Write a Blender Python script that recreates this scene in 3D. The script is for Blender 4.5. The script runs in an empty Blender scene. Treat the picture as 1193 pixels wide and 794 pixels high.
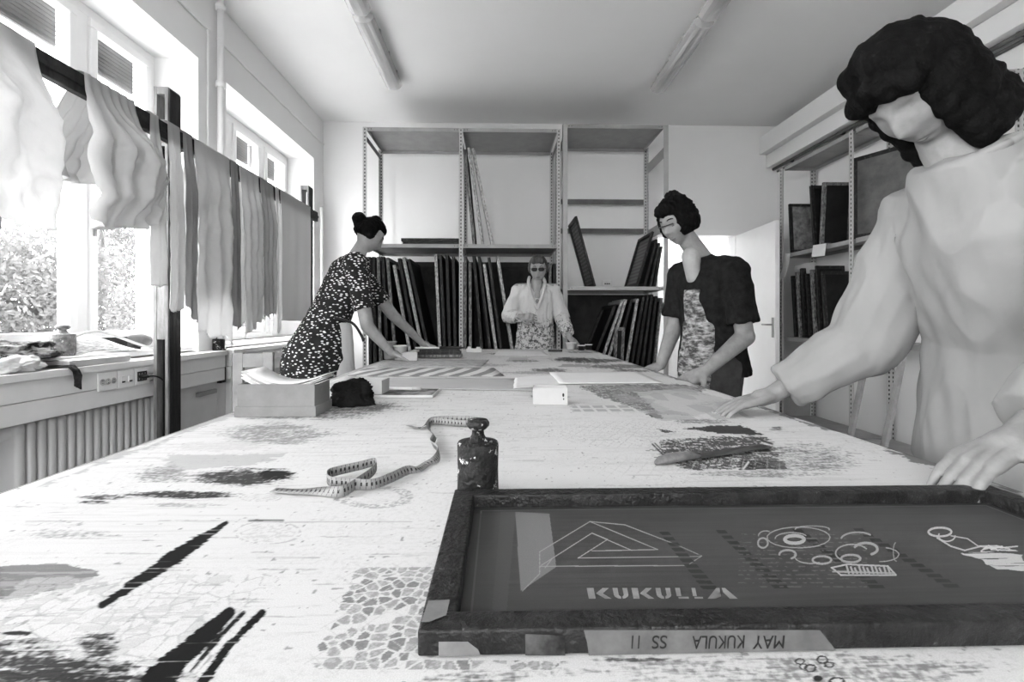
import bpy, bmesh, math, random
import numpy as np
from mathutils import Vector, Matrix, noise as mn
random.seed(7)
S = bpy.context.scene
C = S.collection
PI = math.pi
# ------------------------------------------------------------------ camera geometry
F = 560.0; HOR = 372.0; CX = 596.5; TH = math.atan(14.5 / F); CZ = 1.11
def _ray(px, py):
    u = (px - CX) / F; v = -(py - HOR) / F
    return (math.sin(TH) + u * math.cos(TH), math.cos(TH) - u * math.sin(TH), v)
def atY(px, py, Y):
    r = _ray(px, py); k = Y / r[1]
    return Vector((r[0] * k, Y, CZ + r[2] * k))
def atZ(px, py, Z):
    r = _ray(px, py); k = (Z - CZ) / r[2]
    return Vector((r[0] * k, r[1] * k, Z))
def atX(px, py, X):
    r = _ray(px, py); k = X / r[0]
    return Vector((X, r[1] * k, CZ + r[2] * k))
# ------------------------------------------------------------------ mesh helpers
def obj(name, bm, mat, parent=None, smooth=False, loc=None):
    me = bpy.data.meshes.new(name)
    if isinstance(bm, tuple):
        me.from_pydata(bm[0], [], bm[1])
    else:
        bmesh.ops.recalc_face_normals(bm, faces=bm.faces)
        bm.to_mesh(me); bm.free()
    o = bpy.data.objects.new(name, me); C.objects.link(o)
    for m in (mat if isinstance(mat, (list, tuple)) else [mat]): me.materials.append(m)
    if smooth: me.polygons.foreach_set('use_smooth', [True] * len(me.polygons))
    if parent is not None: o.parent = parent
    if loc is not None: o.location = loc
    return o
def thing(name, label, cat, loc=(0, 0, 0), rotz=0, group=None):
    o = bpy.data.objects.new(name, None); C.objects.link(o)
    o.empty_display_size = .05
    o.location = loc; o.rotation_euler = (0, 0, rotz)
    o['label'] = label; o['category'] = cat
    if group: o['group'] = group
    return o
def tag(o, label, cat, group=None):
    o['label'] = label; o['category'] = cat
    if group: o['group'] = group
    return o
def struct(name, bm, mat, parent=None, smooth=False):
    o = obj(name, bm, mat, parent, smooth)
    if parent is None: o['kind'] = 'structure'
    return o
def B(): return bmesh.new()
def box(bm, a, b, bev=0, rot=None, piv=None, seg=2):
    r = bmesh.ops.create_cube(bm, size=1)
    vs = r['verts']
    c = [(a[i] + b[i]) / 2 for i in range(3)]; s = [abs(b[i] - a[i]) for i in range(3)]
    for v in vs: v.co = Vector((v.co[i] * s[i] + c[i] for i in range(3)))
    if bev > 0:
        es = list({e for v in vs for e in v.link_edges})
        r2 = bmesh.ops.bevel(bm, geom=es, offset=min(bev, min(s) * .49), segments=seg, affect='EDGES', profile=.6)
        vs = list({v for f in r2['faces'] for v in f.verts} | {v for v in vs if v.is_valid})
    if rot is not None:
        M = rot if isinstance(rot, Matrix) else Matrix.Rotation(rot, 3, 'Z')
        p = Vector(piv if piv is not None else c)
        for v in vs: v.co = M @ (v.co - p) + p
    return vs
def quad(bm, *ps):
    f = bm.faces.new([bm.verts.new(p) for p in ps]); return f
def tube(bm, pts, r, n=10, cap=True):
    pts = [Vector(p) for p in pts]; rings = []
    up = None
    for i, p in enumerate(pts):
        t = (pts[min(i + 1, len(pts) - 1)] - pts[max(i - 1, 0)]).normalized()
        if up is None:
            up = t.orthogonal().normalized()
        up = (up - t * up.dot(t)).normalized(); w = t.cross(up)
        rr = r[i] if isinstance(r, (list, tuple)) else r
        rings.append([bm.verts.new(p + (up * math.cos(2 * PI * k / n) + w * math.sin(2 * PI * k / n)) * rr) for k in range(n)])
    for a, b in zip(rings, rings[1:]):
        for k in range(n): bm.faces.new((a[k], a[(k + 1) % n], b[(k + 1) % n], b[k]))
    if cap:
        bm.faces.new(rings[0][::-1]); bm.faces.new(rings[-1])
def lathe(bm, prof, n=32, c=(0, 0, 0)):
    c = Vector(c); rings = []
    for r, z in prof:
        if r < 1e-5: rings.append([bm.verts.new(c + Vector((0, 0, z)))])
        else: rings.append([bm.verts.new(c + Vector((r * math.cos(2 * PI * k / n), r * math.sin(2 * PI * k / n), z))) for k in range(n)])
    for a, b in zip(rings, rings[1:]):
        for k in range(n):
            k2 = (k + 1) % n
            if len(a) == 1 and len(b) == 1: continue
            if len(a) == 1: bm.faces.new((a[0], b[k2], b[k]))
            elif len(b) == 1: bm.faces.new((a[k], a[k2], b[0]))
            else: bm.faces.new((a[k], a[k2], b[k2], b[k]))
def ring(bm, W, H, w, T, bev=.002, z0=0):
    """mitred rectangular frame in the XZ plane, centred on X, standing on z0, thickness T along Y"""
    for (a, b) in (((-W / 2, -T / 2, z0), (W / 2, T / 2, z0 + w)), ((-W / 2, -T / 2, z0 + H - w), (W / 2, T / 2, z0 + H)),
                   ((-W / 2, -T / 2, z0 + w), (-W / 2 + w, T / 2, z0 + H - w)), ((W / 2 - w, -T / 2, z0 + w), (W / 2, T / 2, z0 + H - w))):
        box(bm, a, b, bev)
def capsule(bm, p1, p2, r1, r2=None, n=14, sx=1.0, axis=None, flat=False):
    """closed tapered capsule; axis+sx flatten it into an ellipse (axis keeps full radius*sx)"""
    p1 = Vector(p1); p2 = Vector(p2); r2 = r1 if r2 is None else r2
    t = (p2 - p1); L = t.length
    t = t.normalized() if L > 1e-6 else Vector((0, 0, 1))
    a = Vector(axis) if axis is not None else t.orthogonal()
    a = (a - t * a.dot(t)).normalized(); b = t.cross(a)
    rings = []
    prof = []
    if flat: prof = [(p1, r1), (p1.lerp(p2, .33), r1 + (r2 - r1) * .33), (p1.lerp(p2, .66), r1 + (r2 - r1) * .66), (p2, r2)]
    else:
        for k in range(1, 5): an = PI / 2 * k / 5; prof.append((p1 - t * r1 * math.cos(an), r1 * math.sin(an)))
        prof += [(p1, r1), (p1.lerp(p2, .5), (r1 + r2) / 2), (p2, r2)]
        for k in range(4, 0, -1): an = PI / 2 * k / 5; prof.append((p2 + t * r2 * math.cos(an), r2 * math.sin(an)))
    for c, r in prof:
        rings.append([bm.verts.new(c + a * (r * sx * math.cos(2 * PI * k / n)) + b * (r * math.sin(2 * PI * k / n))) for k in range(n)])
    for x, y in zip(rings, rings[1:]):
        for k in range(n): bm.faces.new((x[k], x[(k + 1) % n], y[(k + 1) % n], y[k]))
    bm.faces.new(rings[0][::-1]); bm.faces.new(rings[-1])
def copy_tree(o, parent=None):
    c = o.copy(); C.objects.link(c)
    if parent is not None: c.parent = parent
    for ch in [x for x in KIDS.get(o.name, [])]: copy_tree(ch, c)
    return c
KIDS = {}
def fb(x, y, z, o=4):
    return mn.fractal(Vector((x, y, z)), 1.0, 2.0, o)
# ------------------------------------------------------------------ materials
def M_(name, g, rough=.7, var=0, scale=8, spec=.3, metal=0, coord='Object', bump=0, bscale=60, stretch=(1, 1, 1), detail=5, g2=None, lo=.35, hi=.65, sheen=0):
    m = bpy.data.materials.new(name); m.use_nodes = True
    nt = m.node_tree; bs = nt.nodes['Principled BSDF']
    bs.inputs['Roughness'].default_value = rough
    bs.inputs['Specular IOR Level'].default_value = spec
    bs.inputs['Metallic'].default_value = metal
    tc = nt.nodes.new('ShaderNodeTexCoord')
    if var or g2 is not None:
        mp = nt.nodes.new('ShaderNodeMapping'); mp.inputs['Scale'].default_value = stretch
        nt.links.new(tc.outputs[coord], mp.inputs[0])
        n = nt.nodes.new('ShaderNodeTexNoise'); n.inputs['Scale'].default_value = scale; n.inputs['Detail'].default_value = detail
        n.inputs['Roughness'].default_value = .65
        nt.links.new(mp.outputs[0], n.inputs['Vector'])
        r = nt.nodes.new('ShaderNodeValToRGB')
        r.color_ramp.elements[0].position = lo; r.color_ramp.elements[1].position = hi
        a, b = (g - var, g + var) if g2 is None else (g, g2)
        a = max(a, 0)
        r.color_ramp.elements[0].color = (a, a, a, 1); r.color_ramp.elements[1].color = (b, b, b, 1)
        nt.links.new(n.outputs['Fac'], r.inputs[0]); nt.links.new(r.outputs[0], bs.inputs['Base Color'])
    else:
        bs.inputs['Base Color'].default_value = (g, g, g, 1)
    if bump:
        n2 = nt.nodes.new('ShaderNodeTexNoise'); n2.inputs['Scale'].default_value = bscale; n2.inputs['Detail'].default_value = 4
        nt.links.new(tc.outputs[coord], n2.inputs['Vector'])
        bp = nt.nodes.new('ShaderNodeBump'); bp.inputs['Strength'].default_value = bump; bp.inputs['Distance'].default_value = .01
        nt.links.new(n2.outputs['Fac'], bp.inputs['Height']); nt.links.new(bp.outputs[0], bs.inputs['Normal'])
    return m
def cloth_mat(name, g, trans=.45, var=.04, scale=5, bump=.25):
    m = M_(name, g, .9, var, scale, spec=.1, bump=bump, bscale=25, coord='Object', stretch=(1, 1, .6))
    nt = m.node_tree; bs = nt.nodes['Principled BSDF']; out = nt.nodes['Material Output']
    t = nt.nodes.new('ShaderNodeBsdfTranslucent'); t.inputs[0].default_value = (g, g, g, 1)
    mx = nt.nodes.new('ShaderNodeMixShader'); mx.inputs[0].default_value = trans
    nt.links.new(bs.outputs[0], mx.inputs[1]); nt.links.new(t.outputs[0], mx.inputs[2]); nt.links.new(mx.outputs[0], out.inputs[0])
    return m
def attr_mat(name, rough=.75, spec=.2, bump=.0):
    m = bpy.data.materials.new(name); m.use_nodes = True
    nt = m.node_tree; bs = nt.nodes['Principled BSDF']
    bs.inputs['Roughness'].default_value = rough; bs.inputs['Specular IOR Level'].default_value = spec
    a = nt.nodes.new('ShaderNodeVertexColor'); a.layer_name = 'Col'
    tc = nt.nodes.new('ShaderNodeTexCoord')
    n = nt.nodes.new('ShaderNodeTexNoise'); n.inputs['Scale'].default_value = 900; n.inputs['Detail'].default_value = 2
    nt.links.new(tc.outputs['Object'], n.inputs['Vector'])
    mr = nt.nodes.new('ShaderNodeMapRange'); mr.inputs['From Min'].default_value = .3; mr.inputs['From Max'].default_value = .7
    mr.inputs['To Min'].default_value = .88; mr.inputs['To Max'].default_value = 1.08
    nt.links.new(n.outputs['Fac'], mr.inputs['Value'])
    mu = nt.nodes.new('ShaderNodeVectorMath'); mu.operation = 'SCALE'
    nt.links.new(a.outputs['Color'], mu.inputs[0]); nt.links.new(mr.outputs[0], mu.inputs['Scale'])
    nt.links.new(mu.outputs[0], bs.inputs['Base Color'])
    return m
def perf_mat(name, g):
    """painted steel angle with punched holes every 25 mm"""
    m = M_(name, g, .45, .03, 12, spec=.4)
    nt = m.node_tree; bs = nt.nodes['Principled BSDF']
    src = bs.inputs['Base Color'].links[0].from_socket
    tc = nt.nodes.new('ShaderNodeTexCoord'); sp = nt.nodes.new('ShaderNodeSeparateXYZ')
    nt.links.new(tc.outputs['Object'], sp.inputs[0])
    def mth(op, a, b=None):
        n = nt.nodes.new('ShaderNodeMath'); n.operation = op
        for i, v in enumerate((a, b)):
            if v is None: continue
            if isinstance(v, (int, float)): n.inputs[i].default_value = v
            else: nt.links.new(v, n.inputs[i])
        return n.outputs[0]
    fz = mth('FRACT', mth('DIVIDE', sp.outputs['Z'], .036))
    inz = mth('LESS_THAN', mth('ABSOLUTE', mth('SUBTRACT', fz, .5)), .25)
    inx = mth('LESS_THAN', mth('ABSOLUTE', sp.outputs['X']), .006)
    iny = mth('LESS_THAN', mth('ABSOLUTE', mth('SUBTRACT', sp.outputs['Y'], .022)), .006)
    h = mth('MULTIPLY', inz, mth('MAXIMUM', inx, iny))
    mx = nt.nodes.new('ShaderNodeMix'); mx.data_type = 'RGBA'
    nt.links.new(h, mx.inputs[0]); nt.links.new(src, mx.inputs[6]); mx.inputs[7].default_value = (.02, .02, .02, 1)
    nt.links.new(mx.outputs[2], bs.inputs['Base Color'])
    return m
def glass_mat():
    m = bpy.data.materials.new('window_glass'); m.use_nodes = True; nt = m.node_tree; nt.nodes.clear()
    o = nt.nodes.new('ShaderNodeOutputMaterial'); t = nt.nodes.new('ShaderNodeBsdfTransparent'); g = nt.nodes.new('ShaderNodeBsdfGlossy')
    g.inputs['Roughness'].default_value = .02
    mx = nt.nodes.new('ShaderNodeMixShader'); mx.inputs[0].default_value = .04
    nt.links.new(t.outputs[0], mx.inputs[1]); nt.links.new(g.outputs[0], mx.inputs[2]); nt.links.new(mx.outputs[0], o.inputs[0])
    return m
def clear_plastic(name, f=.35, rough=.15):
    m = bpy.data.materials.new(name); m.use_nodes = True; nt = m.node_tree
    bs = nt.nodes['Principled BSDF']; bs.inputs['Base Color'].default_value = (.8, .8, .8, 1); bs.inputs['Roughness'].default_value = rough
    o = nt.nodes['Material Output']; t = nt.nodes.new('ShaderNodeBsdfTransparent'); mx = nt.nodes.new('ShaderNodeMixShader'); mx.inputs[0].default_value = f
    nt.links.new(t.outputs[0], mx.inputs[1]); nt.links.new(bs.outputs[0], mx.inputs[2]); nt.links.new(mx.outputs[0], o.inputs[0])
    return m
def emit_mat(name, s):
    m = bpy.data.materials.new(name); m.use_nodes = True; nt = m.node_tree; nt.nodes.clear()
    o = nt.nodes.new('ShaderNodeOutputMaterial'); e = nt.nodes.new('ShaderNodeEmission'); e.inputs[1].default_value = s
    nt.links.new(e.outputs[0], o.inputs[0]); return m
W_wall = M_('wall_paint', .80, .85, .012, 1.5, spec=.15, bump=.03, bscale=40)
W_ceil = M_('ceiling_paint', .84, .9, .012, 1.2, spec=.1, bump=.03, bscale=30)
W_floor = M_('lino_floor', .32, .45, .05, 3, bump=.05)
white_paint = M_('white_gloss_paint', .82, .35, .02, 3, spec=.4)
sill_paint = M_('sill_paint', .8, .4, .03, 4, spec=.4)
radiator_paint = M_('radiator_paint', .72, .4, .03, 5, spec=.4)
steel = M_('grey_painted_steel', .3, .45, .03, 8, spec=.4)
steel_dark = M_('dark_steel', .12, .5, .03, 8)
steel_light = M_('light_steel', .36, .4, .03, 6, spec=.4)
perf = perf_mat('punched_steel_angle', .45)
wood_dark = M_('dark_stained_wood', .02, .6, .012, 6, stretch=(6, 6, .6), bump=.2, bscale=50)
wood_rack = M_('worn_rack_wood', .2, .6, .09, 6, stretch=(5, 5, .6), bump=.2)
black_gap = M_('black_slot', .012, .6, .004, 5)
rag_dark = M_('dark_rag', .03, .9, .02, 12, spec=.1, g2=.12, lo=.5, hi=.75, bump=.3)
rag_white = cloth_mat('white_rag', .75, .2)
paper = M_('white_paper', .66, .8, .02, 9, spec=.2)
newsprint = M_('newsprint', .42, .85, scale=70, g2=.8, stretch=(1, .3, 3), lo=.4, hi=.55)
card = M_('grey_cardboard', .2, .8, .02, 14, bump=.06)
card_light = M_('light_cardboard', .4, .8, .03, 10, bump=.06)
black_plastic = M_('black_plastic', .02, .4, .004, 9)
skin = M_('skin', .27, .5, .03, 20, spec=.35, bump=.05, bscale=120)
skin_dark = M_('tanned_skin', .2, .5, .03, 20, spec=.35, bump=.05, bscale=120)
hair_dark = M_('dark_hair', .004, .7, .002, 40, spec=.06, stretch=(1, 1, .15), bump=.5, bscale=90)
hair_mid = M_('mid_brown_hair', .05, .5, .03, 40, spec=.4, stretch=(1, 1, .15), bump=.6, bscale=90)
eye_white = M_('eye_white', .4, .2, .01, 5)
# ------------------------------------------------------------------ room shell
XL, XR, YB, YF, ZC = -2.04, 3.3, 5.62, -3.0, 3.40
bm = B(); box(bm, (-2.6, YF - .3, -.1), (XR + .2, YB + .15, 0)); struct('floor', bm, W_floor)
bm = B(); box(bm, (-2.6, YF - .3, ZC), (XR + .2, YB + 2.6, ZC + .12)); struct('ceiling', bm, W_ceil)
bm = B(); box(bm, (XR, YF, 0), (XR + .15, YB, ZC)); struct('wall_right', bm, W_wall)
bm = B(); FILL_WIN = (-1.5, .6)  # x range of the opening for the added fill window
box(bm, (-2.5, YF - .3, 0), (FILL_WIN[0], YF, ZC)); box(bm, (FILL_WIN[1], YF - .3, 0), (XR + .15, YF, ZC)); box(bm, (FILL_WIN[0], YF - .3, 0), (FILL_WIN[1], YF, .9)); box(bm, (FILL_WIN[0], YF - .3, 2.9), (FILL_WIN[1], YF, ZC))
struct('wall_front', bm, W_wall)
DX0, DX1, DZ = 1.84, 2.80, 2.12
bm = B()
box(bm, (-2.5, YB, 0), (DX0, YB + .15, ZC)); box(bm, (DX1, YB, 0), (XR + .15, YB + .15, ZC)); box(bm, (DX0, YB, DZ), (DX1, YB + .15, ZC))
struct('wall_back', bm, W_wall)
WIN = [(-2.45, -.75), (-.42, 1.28), (1.61, 3.31), (3.64, 5.34)]
ZS, ZT = .93, 2.88
bm = B()
box(bm, (-2.45, YF, ZT), (XL, YB, ZC))
edges = [YF] + [v for w in WIN for v in w] + [YB]
for a, b in zip(edges[::2], edges[1::2]): box(bm, (-2.45, a, 0), (XL, b, ZT))
for a, b in WIN: box(bm, (-2.45, a, 0), (-2.28, b, ZS))
struct('wall_left', bm, W_wall)
# corridor behind the doorway
bm = B()
box(bm, (1.0, YB + 2.4, 0), (4.6, YB + 2.5, ZC)); box(bm, (.9, YB + .15, 0), (1.0, YB + 2.5, ZC)); box(bm, (4.6, YB + .15, 0), (4.7, YB + 2.5, ZC))
struct('wall_corridor', bm, M_('corridor_paint', .8, .8, .01, 2))
bm = B(); box(bm, (.9, YB + .15, -.1), (4.7, YB + 2.5, 0)); struct('floor_corridor', bm, W_floor)
bm = B(); box(bm, (XR + .2, YB + .15, ZC), (4.7, YB + 2.6, ZC + .12)); struct('ceiling_corridor', bm, W_ceil)
# windows: frame, three sashes, panes, blinds, handles
glass = glass_mat()
blind_m = M_('blind_slats', .10, .5, .03, 3)
for i, (a, b) in enumerate(WIN):
    bm = B()
    x0, x1 = -2.40, -2.33
    box(bm, (x0, a, ZS), (x1, b, ZS + .06), .004); box(bm, (x0, a, ZT - .055), (x1, b, ZT), .004)
    box(bm, (x0, a, ZS + .06), (x1, a + .045, ZT - .055), .004); box(bm, (x0, b - .045, ZS + .06), (x1, b, ZT - .055), .004)
    w = (b - a) / 3
    for k in (1, 2): box(bm, (x0, a + w * k - .04, ZS + .06), (x1, a + w * k + .04, ZT - .055), .004)
    win = struct('window_%d' % (i + 1), bm, white_paint)
    for k in range(3):
        s0 = a + w * k + (.045 if k == 0 else .04); s1 = a + w * (k + 1) - (.045 if k == 2 else .04)
        bm = B(); sw = .05; z0, z1 = ZS + .062, ZT - .057
        s0 += .002; s1 -= .002
        for p, q in (((s0, z0), (s1, z0 + sw)), ((s0, z1 - sw), (s1, z1)), ((s0, z0 + sw), (s0 + sw, z1 - sw)), ((s1 - sw, z0 + sw), (s1, z1 - sw))):
            box(bm, (-2.385, p[0], p[1]), (-2.315, q[0], q[1]), .006)
        sash = obj('sash', bm, white_paint, win)
        bm = B(); box(bm, (-2.353, s0 + sw - .004, z0 + sw - .004), (-2.349, s1 - sw + .004, z1 - sw + .004)); obj('pane', bm, glass, sash)
        bm = B()
        box(bm, (-2.475, s0 - .02, z1 - .21), (-2.452, s1 + .02, z1 + .02), .003)
        for q in range(9): box(bm, (-2.452, s0 - .02, z1 - .2 + q * .024), (-2.447, s1 + .02, z1 - .188 + q * .024), .002)
        obj('blind', bm, blind_m, win)
        if k > 0:
            bm = B(); zc = 1.62 if i == 2 else 1.75
            box(bm, (-2.315, s0 + .012, zc - .035), (-2.307, s0 + .035, zc + .035), .003)
            tube(bm, [(-2.31, s0 + .023, zc + .01), (-2.285, s0 + .023, zc + .01), (-2.272, s0 + .026, zc - .02), (-2.275, s0 + .03, zc - .1)], .007, 8)
            obj('window_handle', bm, steel, sash, True)
    # rear sill board of the window
    bm = B(); box(bm, (-2.335, a + .01, ZS - .03), (-2.07, b - .01, ZS), .004); struct('trim_%d' % (i + 1), bm, sill_paint)
bm = B(); y0, y1 = YF - .22, YF - .16  # added window behind the camera, brightens sill, cloths and people
box(bm, (FILL_WIN[0], y0, .9), (FILL_WIN[1], y1, .97), .004); box(bm, (FILL_WIN[0], y0, 2.83), (FILL_WIN[1], y1, 2.9), .004)
for k in range(4):
    xx = FILL_WIN[0] + (FILL_WIN[1] - FILL_WIN[0] - .08) * k / 3; box(bm, (xx, y0, .97), (xx + .08, y1, 2.83), .004)
fill_win = struct('window_5', bm, white_paint)
for k in range(3):
    xx = FILL_WIN[0] + (FILL_WIN[1] - FILL_WIN[0] - .08) * k / 3; bm = B(); box(bm, (xx + .082, YF - .192, .972), (xx + (FILL_WIN[1] - FILL_WIN[0] - .08) / 3 - .002, YF - .188, 2.828)); obj('pane', bm, glass, fill_win)
# front sill trunking with a lip, per bay
for i, (a, b) in enumerate(WIN):
    bm = B()
    y0 = a - .12 if i else a; y1 = b + .14 if i < 3 else b + .1
    box(bm, (-2.035, y0, .86), (-1.92, y1, .892), .003)
    box(bm, (-2.035, y0 + .004, .775), (-1.935, y1 - .004, .859), .002)
    box(bm, (-2.035, y0 + .004, .685), (-1.94, y1 - .004, .772), .002)
    box(bm, (-2.275, a + .005, .86), (-2.035, b - .005, .892))
    o = struct('trim_%d' % (i + 5), bm, sill_paint)
# panel between radiator niche and pier, and closed front under last window
bm = B(); box(bm, (-2.035, 2.98, .02), (-1.99, 3.44, .68), .004)
box(bm, (-1.99, 3.0, .0), (-1.98, 3.03, .66), .002)
o = struct('trim_9', bm, radiator_paint)
bm = B(); box(bm, (-1.99, 3.2, .6), (-1.965, 3.4, .63), .006); obj('recessed_handle', bm, steel, o)
bm = B(); box(bm, (-2.035, 3.62, .02), (-1.99, 5.45, .675), .004)
for y in (4.1, 4.7, 5.2): box(bm, (-1.992, y, .05), (-1.985, y + .01, .66))
struct('trim_10', bm, sill_paint)
bm = B(); box(bm, (-2.03, 3.455, .66), (-1.97, 3.515, .90)); struct('trim_11', bm, black_gap)
# pipes on the pier, conduits
bm = B()
tube(bm, [(-1.985, 3.475, .9), (-1.985, 3.475, ZC)], .022, 14)
for z in (1.95, 2.78, 3.33): lathe(bm, [(.022, -.02), (.034, -.018), (.034, .018), (.022, .02)], 14, (-1.985, 3.475, z))
tag(obj('heating_pipe', bm, white_paint, None, True), 'white vertical heating pipe on the pier between the windows', 'pipe')
bm = B()
tube(bm, [(-2.03, YF, 3.13), (-2.03, 3.43, 3.13)], .008, 6); tube(bm, [(-2.03, 3.51, 3.13), (-2.03, YB - .01, 3.13)], .008, 6)
tube(bm, [(-2.03, 3.40, 3.13), (-2.03, 3.40, 1.0)], .008, 6)
struct('trim_12', bm, white_paint)
bm = B(); tube(bm, [(-1.985, 5.42, 0), (-1.985, 5.42, 2.36)], .018, 10)
tag(obj('corner_pipe', bm, white_paint, None, True), 'thin white vertical pipe in the far left corner', 'pipe')
bm = B(); box(bm, (3.08, YF, 3.06), (XR, YB, 3.26), .004); box(bm, (3.16, YF, 2.90), (XR, YB, 3.055), .004)
struct('trim_13', bm, W_wall)
bm = B(); tube(bm, [(3.235, .2, 2.883), (3.235, YB - .02, 2.883)], .016, 10); tube(bm, [(3.286, .2, 2.86), (3.286, YB - .02, 2.86)], .012, 10)
for yy in np.arange(.5, 5.6, .8): box(bm, (3.225, yy, 2.875), (XR - .001, yy + .02, 2.899))
tag(obj('cable_pipe', bm, steel_dark, None, True), 'dark pipe running along the top of the right wall', 'pipe')
# radiators
def radiator(y0, y1, label):
    t = thing('radiator', label, 'radiator', (-2.12, (y0 + y1) / 2, 0))
    bm = B(); n = int((y1 - y0) / .05)
    for k in range(n):
        y = (k - n / 2 + .5) * .05
        box(bm, (-.05, y - .021, .12), (.05, y + .021, .655), .018, seg=3)
    obj('fin_panel', bm, radiator_paint, t, True)
    for z in (.155, .62):
        bm = B(); tube(bm, [(0.0, -n * .025 - .03, z), (0.0, n * .025 + .03, z)], .03, 14); obj('header_pipe', bm, radiator_paint, t, True)
    for y in (-.3, .3):
        bm = B(); box(bm, (-.16, y - .01, .3), (-.045, y + .01, .33)); obj('bracket', bm, steel, t)
        bm = B(); box(bm, (-.02, y - .01, 0), (.02, y + .01, .13)); obj('foot', bm, steel, t)
    return t
radiator(2.10, 2.98, 'white ribbed radiator under the nearer window sill')
radiator(-.2, .9, 'white ribbed radiator behind the camera side of the left wall')
# open door leaf and frame
bm = B()
box(bm, (DX0 - .05, YB - .02, 0), (DX0 + .02, YB + .17, DZ + .05), .003); box(bm, (DX1 - .02, YB - .02, 0), (DX1 + .05, YB + .17, DZ + .05), .003)
box(bm, (DX0 + .02, YB - .02, DZ - .02), (DX1 - .02, YB + .17, DZ + .05), .003)
struct('trim_14', bm, white_paint)
bm = B(); box(bm, (-.022, -.9, .01), (.022, 0, DZ - .025), .004)
d = struct('door_1', bm, white_paint); d.location = (DX1 + .0, YB - .03, 0); d.rotation_euler = (0, 0, math.radians(-3))
for s in (-1, 1):
    bm = B(); box(bm, (s * .022, -.875, .93), (s * .028, -.835, 1.13), .002)
    tube(bm, [(s * .026, -.855, 1.06), (s * .07, -.855, 1.06), (s * .075, -.84, 1.06), (s * .075, -.74, 1.06)], .009, 8)
    obj('door_handle', bm, steel, d, True)
# corridor cabinet, plus an unseen lamp added to brighten the corridor
bm = B(); box(bm, (2.75, 7.3, 0), (3.4, 7.9, 1.95), .01); 
tag(obj('corridor_cabinet', bm, steel_light), 'pale cabinet standing in the bright corridor beyond the door', 'cabinet')
bm = B(); box(bm, (1.6, 6.2, ZC - .08), (3.4, 6.5, ZC - .002), .01)
o = obj('corridor_fill_lamp', bm, white_paint); tag(o, 'added ceiling light, out of view, brightening the corridor behind the open door', 'lamp')
bm = B(); box(bm, (1.63, 6.22, ZC - .1), (3.37, 6.48, ZC - .081), .005); obj('diffuser', bm, emit_mat('corridor_fill_glow', 26), o)
# outdoors
bm = B(); quad(bm, (-60, -50, -2.2), (40, -50, -2.2), (40, 60, -2.2), (-60, 60, -2.2)); struct('ground', bm, M_('outdoor_lawn', .4, .9, .1, 2))
leaf_m = cloth_mat('leaf', .10, .4, .04, 30, 0)
bark = M_('bark', .25, .9, .05, 20)
def tree(x, y, h, r, label, seed, nl=16000):
    rnd = random.Random(seed)
    t = thing('tree', label, 'tree', (x, y, -2.2), group=None)
    bm = B(); tube(bm, [(0, 0, 0), (.1, 0, h * .3), (0, .1, h * .6), (.05, 0, h * .9)], [.16, .12, .08, .03], 8)
    for k in range(9):
        a = k * 2.4; z = h * (.3 + .06 * k); tube(bm, [(.05, 0, z), (math.cos(a) * r * .4, math.sin(a) * r * .4, z + .5), (math.cos(a) * r * .8, math.sin(a) * r * .8, z + .9)], [.05, .03, .01], 6)
    obj('trunk', bm, bark, t, True)
    vs = []; fs = []
    blobs = [(rnd.uniform(-r, r) * .6, rnd.uniform(-r, r) * .6, h * rnd.uniform(.3, 1.0), rnd.uniform(.35, .6) * r) for _ in range(22)]
    for k in range(nl):
        bx, by, bz, br = rnd.choice(blobs)
        v = Vector((rnd.gauss(0, 1), rnd.gauss(0, 1), rnd.gauss(0, 1))).normalized() * br * rnd.uniform(.6, 1)
        p = Vector((bx, by, bz)) + v; s = rnd.uniform(.03, .06)
        a = Vector((rnd.gauss(0, 1), rnd.gauss(0, 1), rnd.gauss(0, 1))).normalized(); b = a.orthogonal().normalized()
        n = len(vs); vs += [p - a * s * 1.4, p + b * s * .6, p + a * s * 1.4, p - b * s * .6]; fs.append((n, n + 1, n + 2, n + 3))
    o = obj('foliage', (vs, fs), leaf_m, t); o['kind'] = 'stuff'
tree(-9.4, 9.0, 5.0, 1.7, 'pale leafy tree seen through the nearer window left of the mullion', 3)
tree(-10.9, 14.0, 6.0, 1.7, 'pale leafy tree seen through the nearer window right of the mullion', 5)
tree(-8.8, 16.5, 6.4, 2.0, 'faint leafy tree seen far off past the hanging cloths', 8, 7000)
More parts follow.
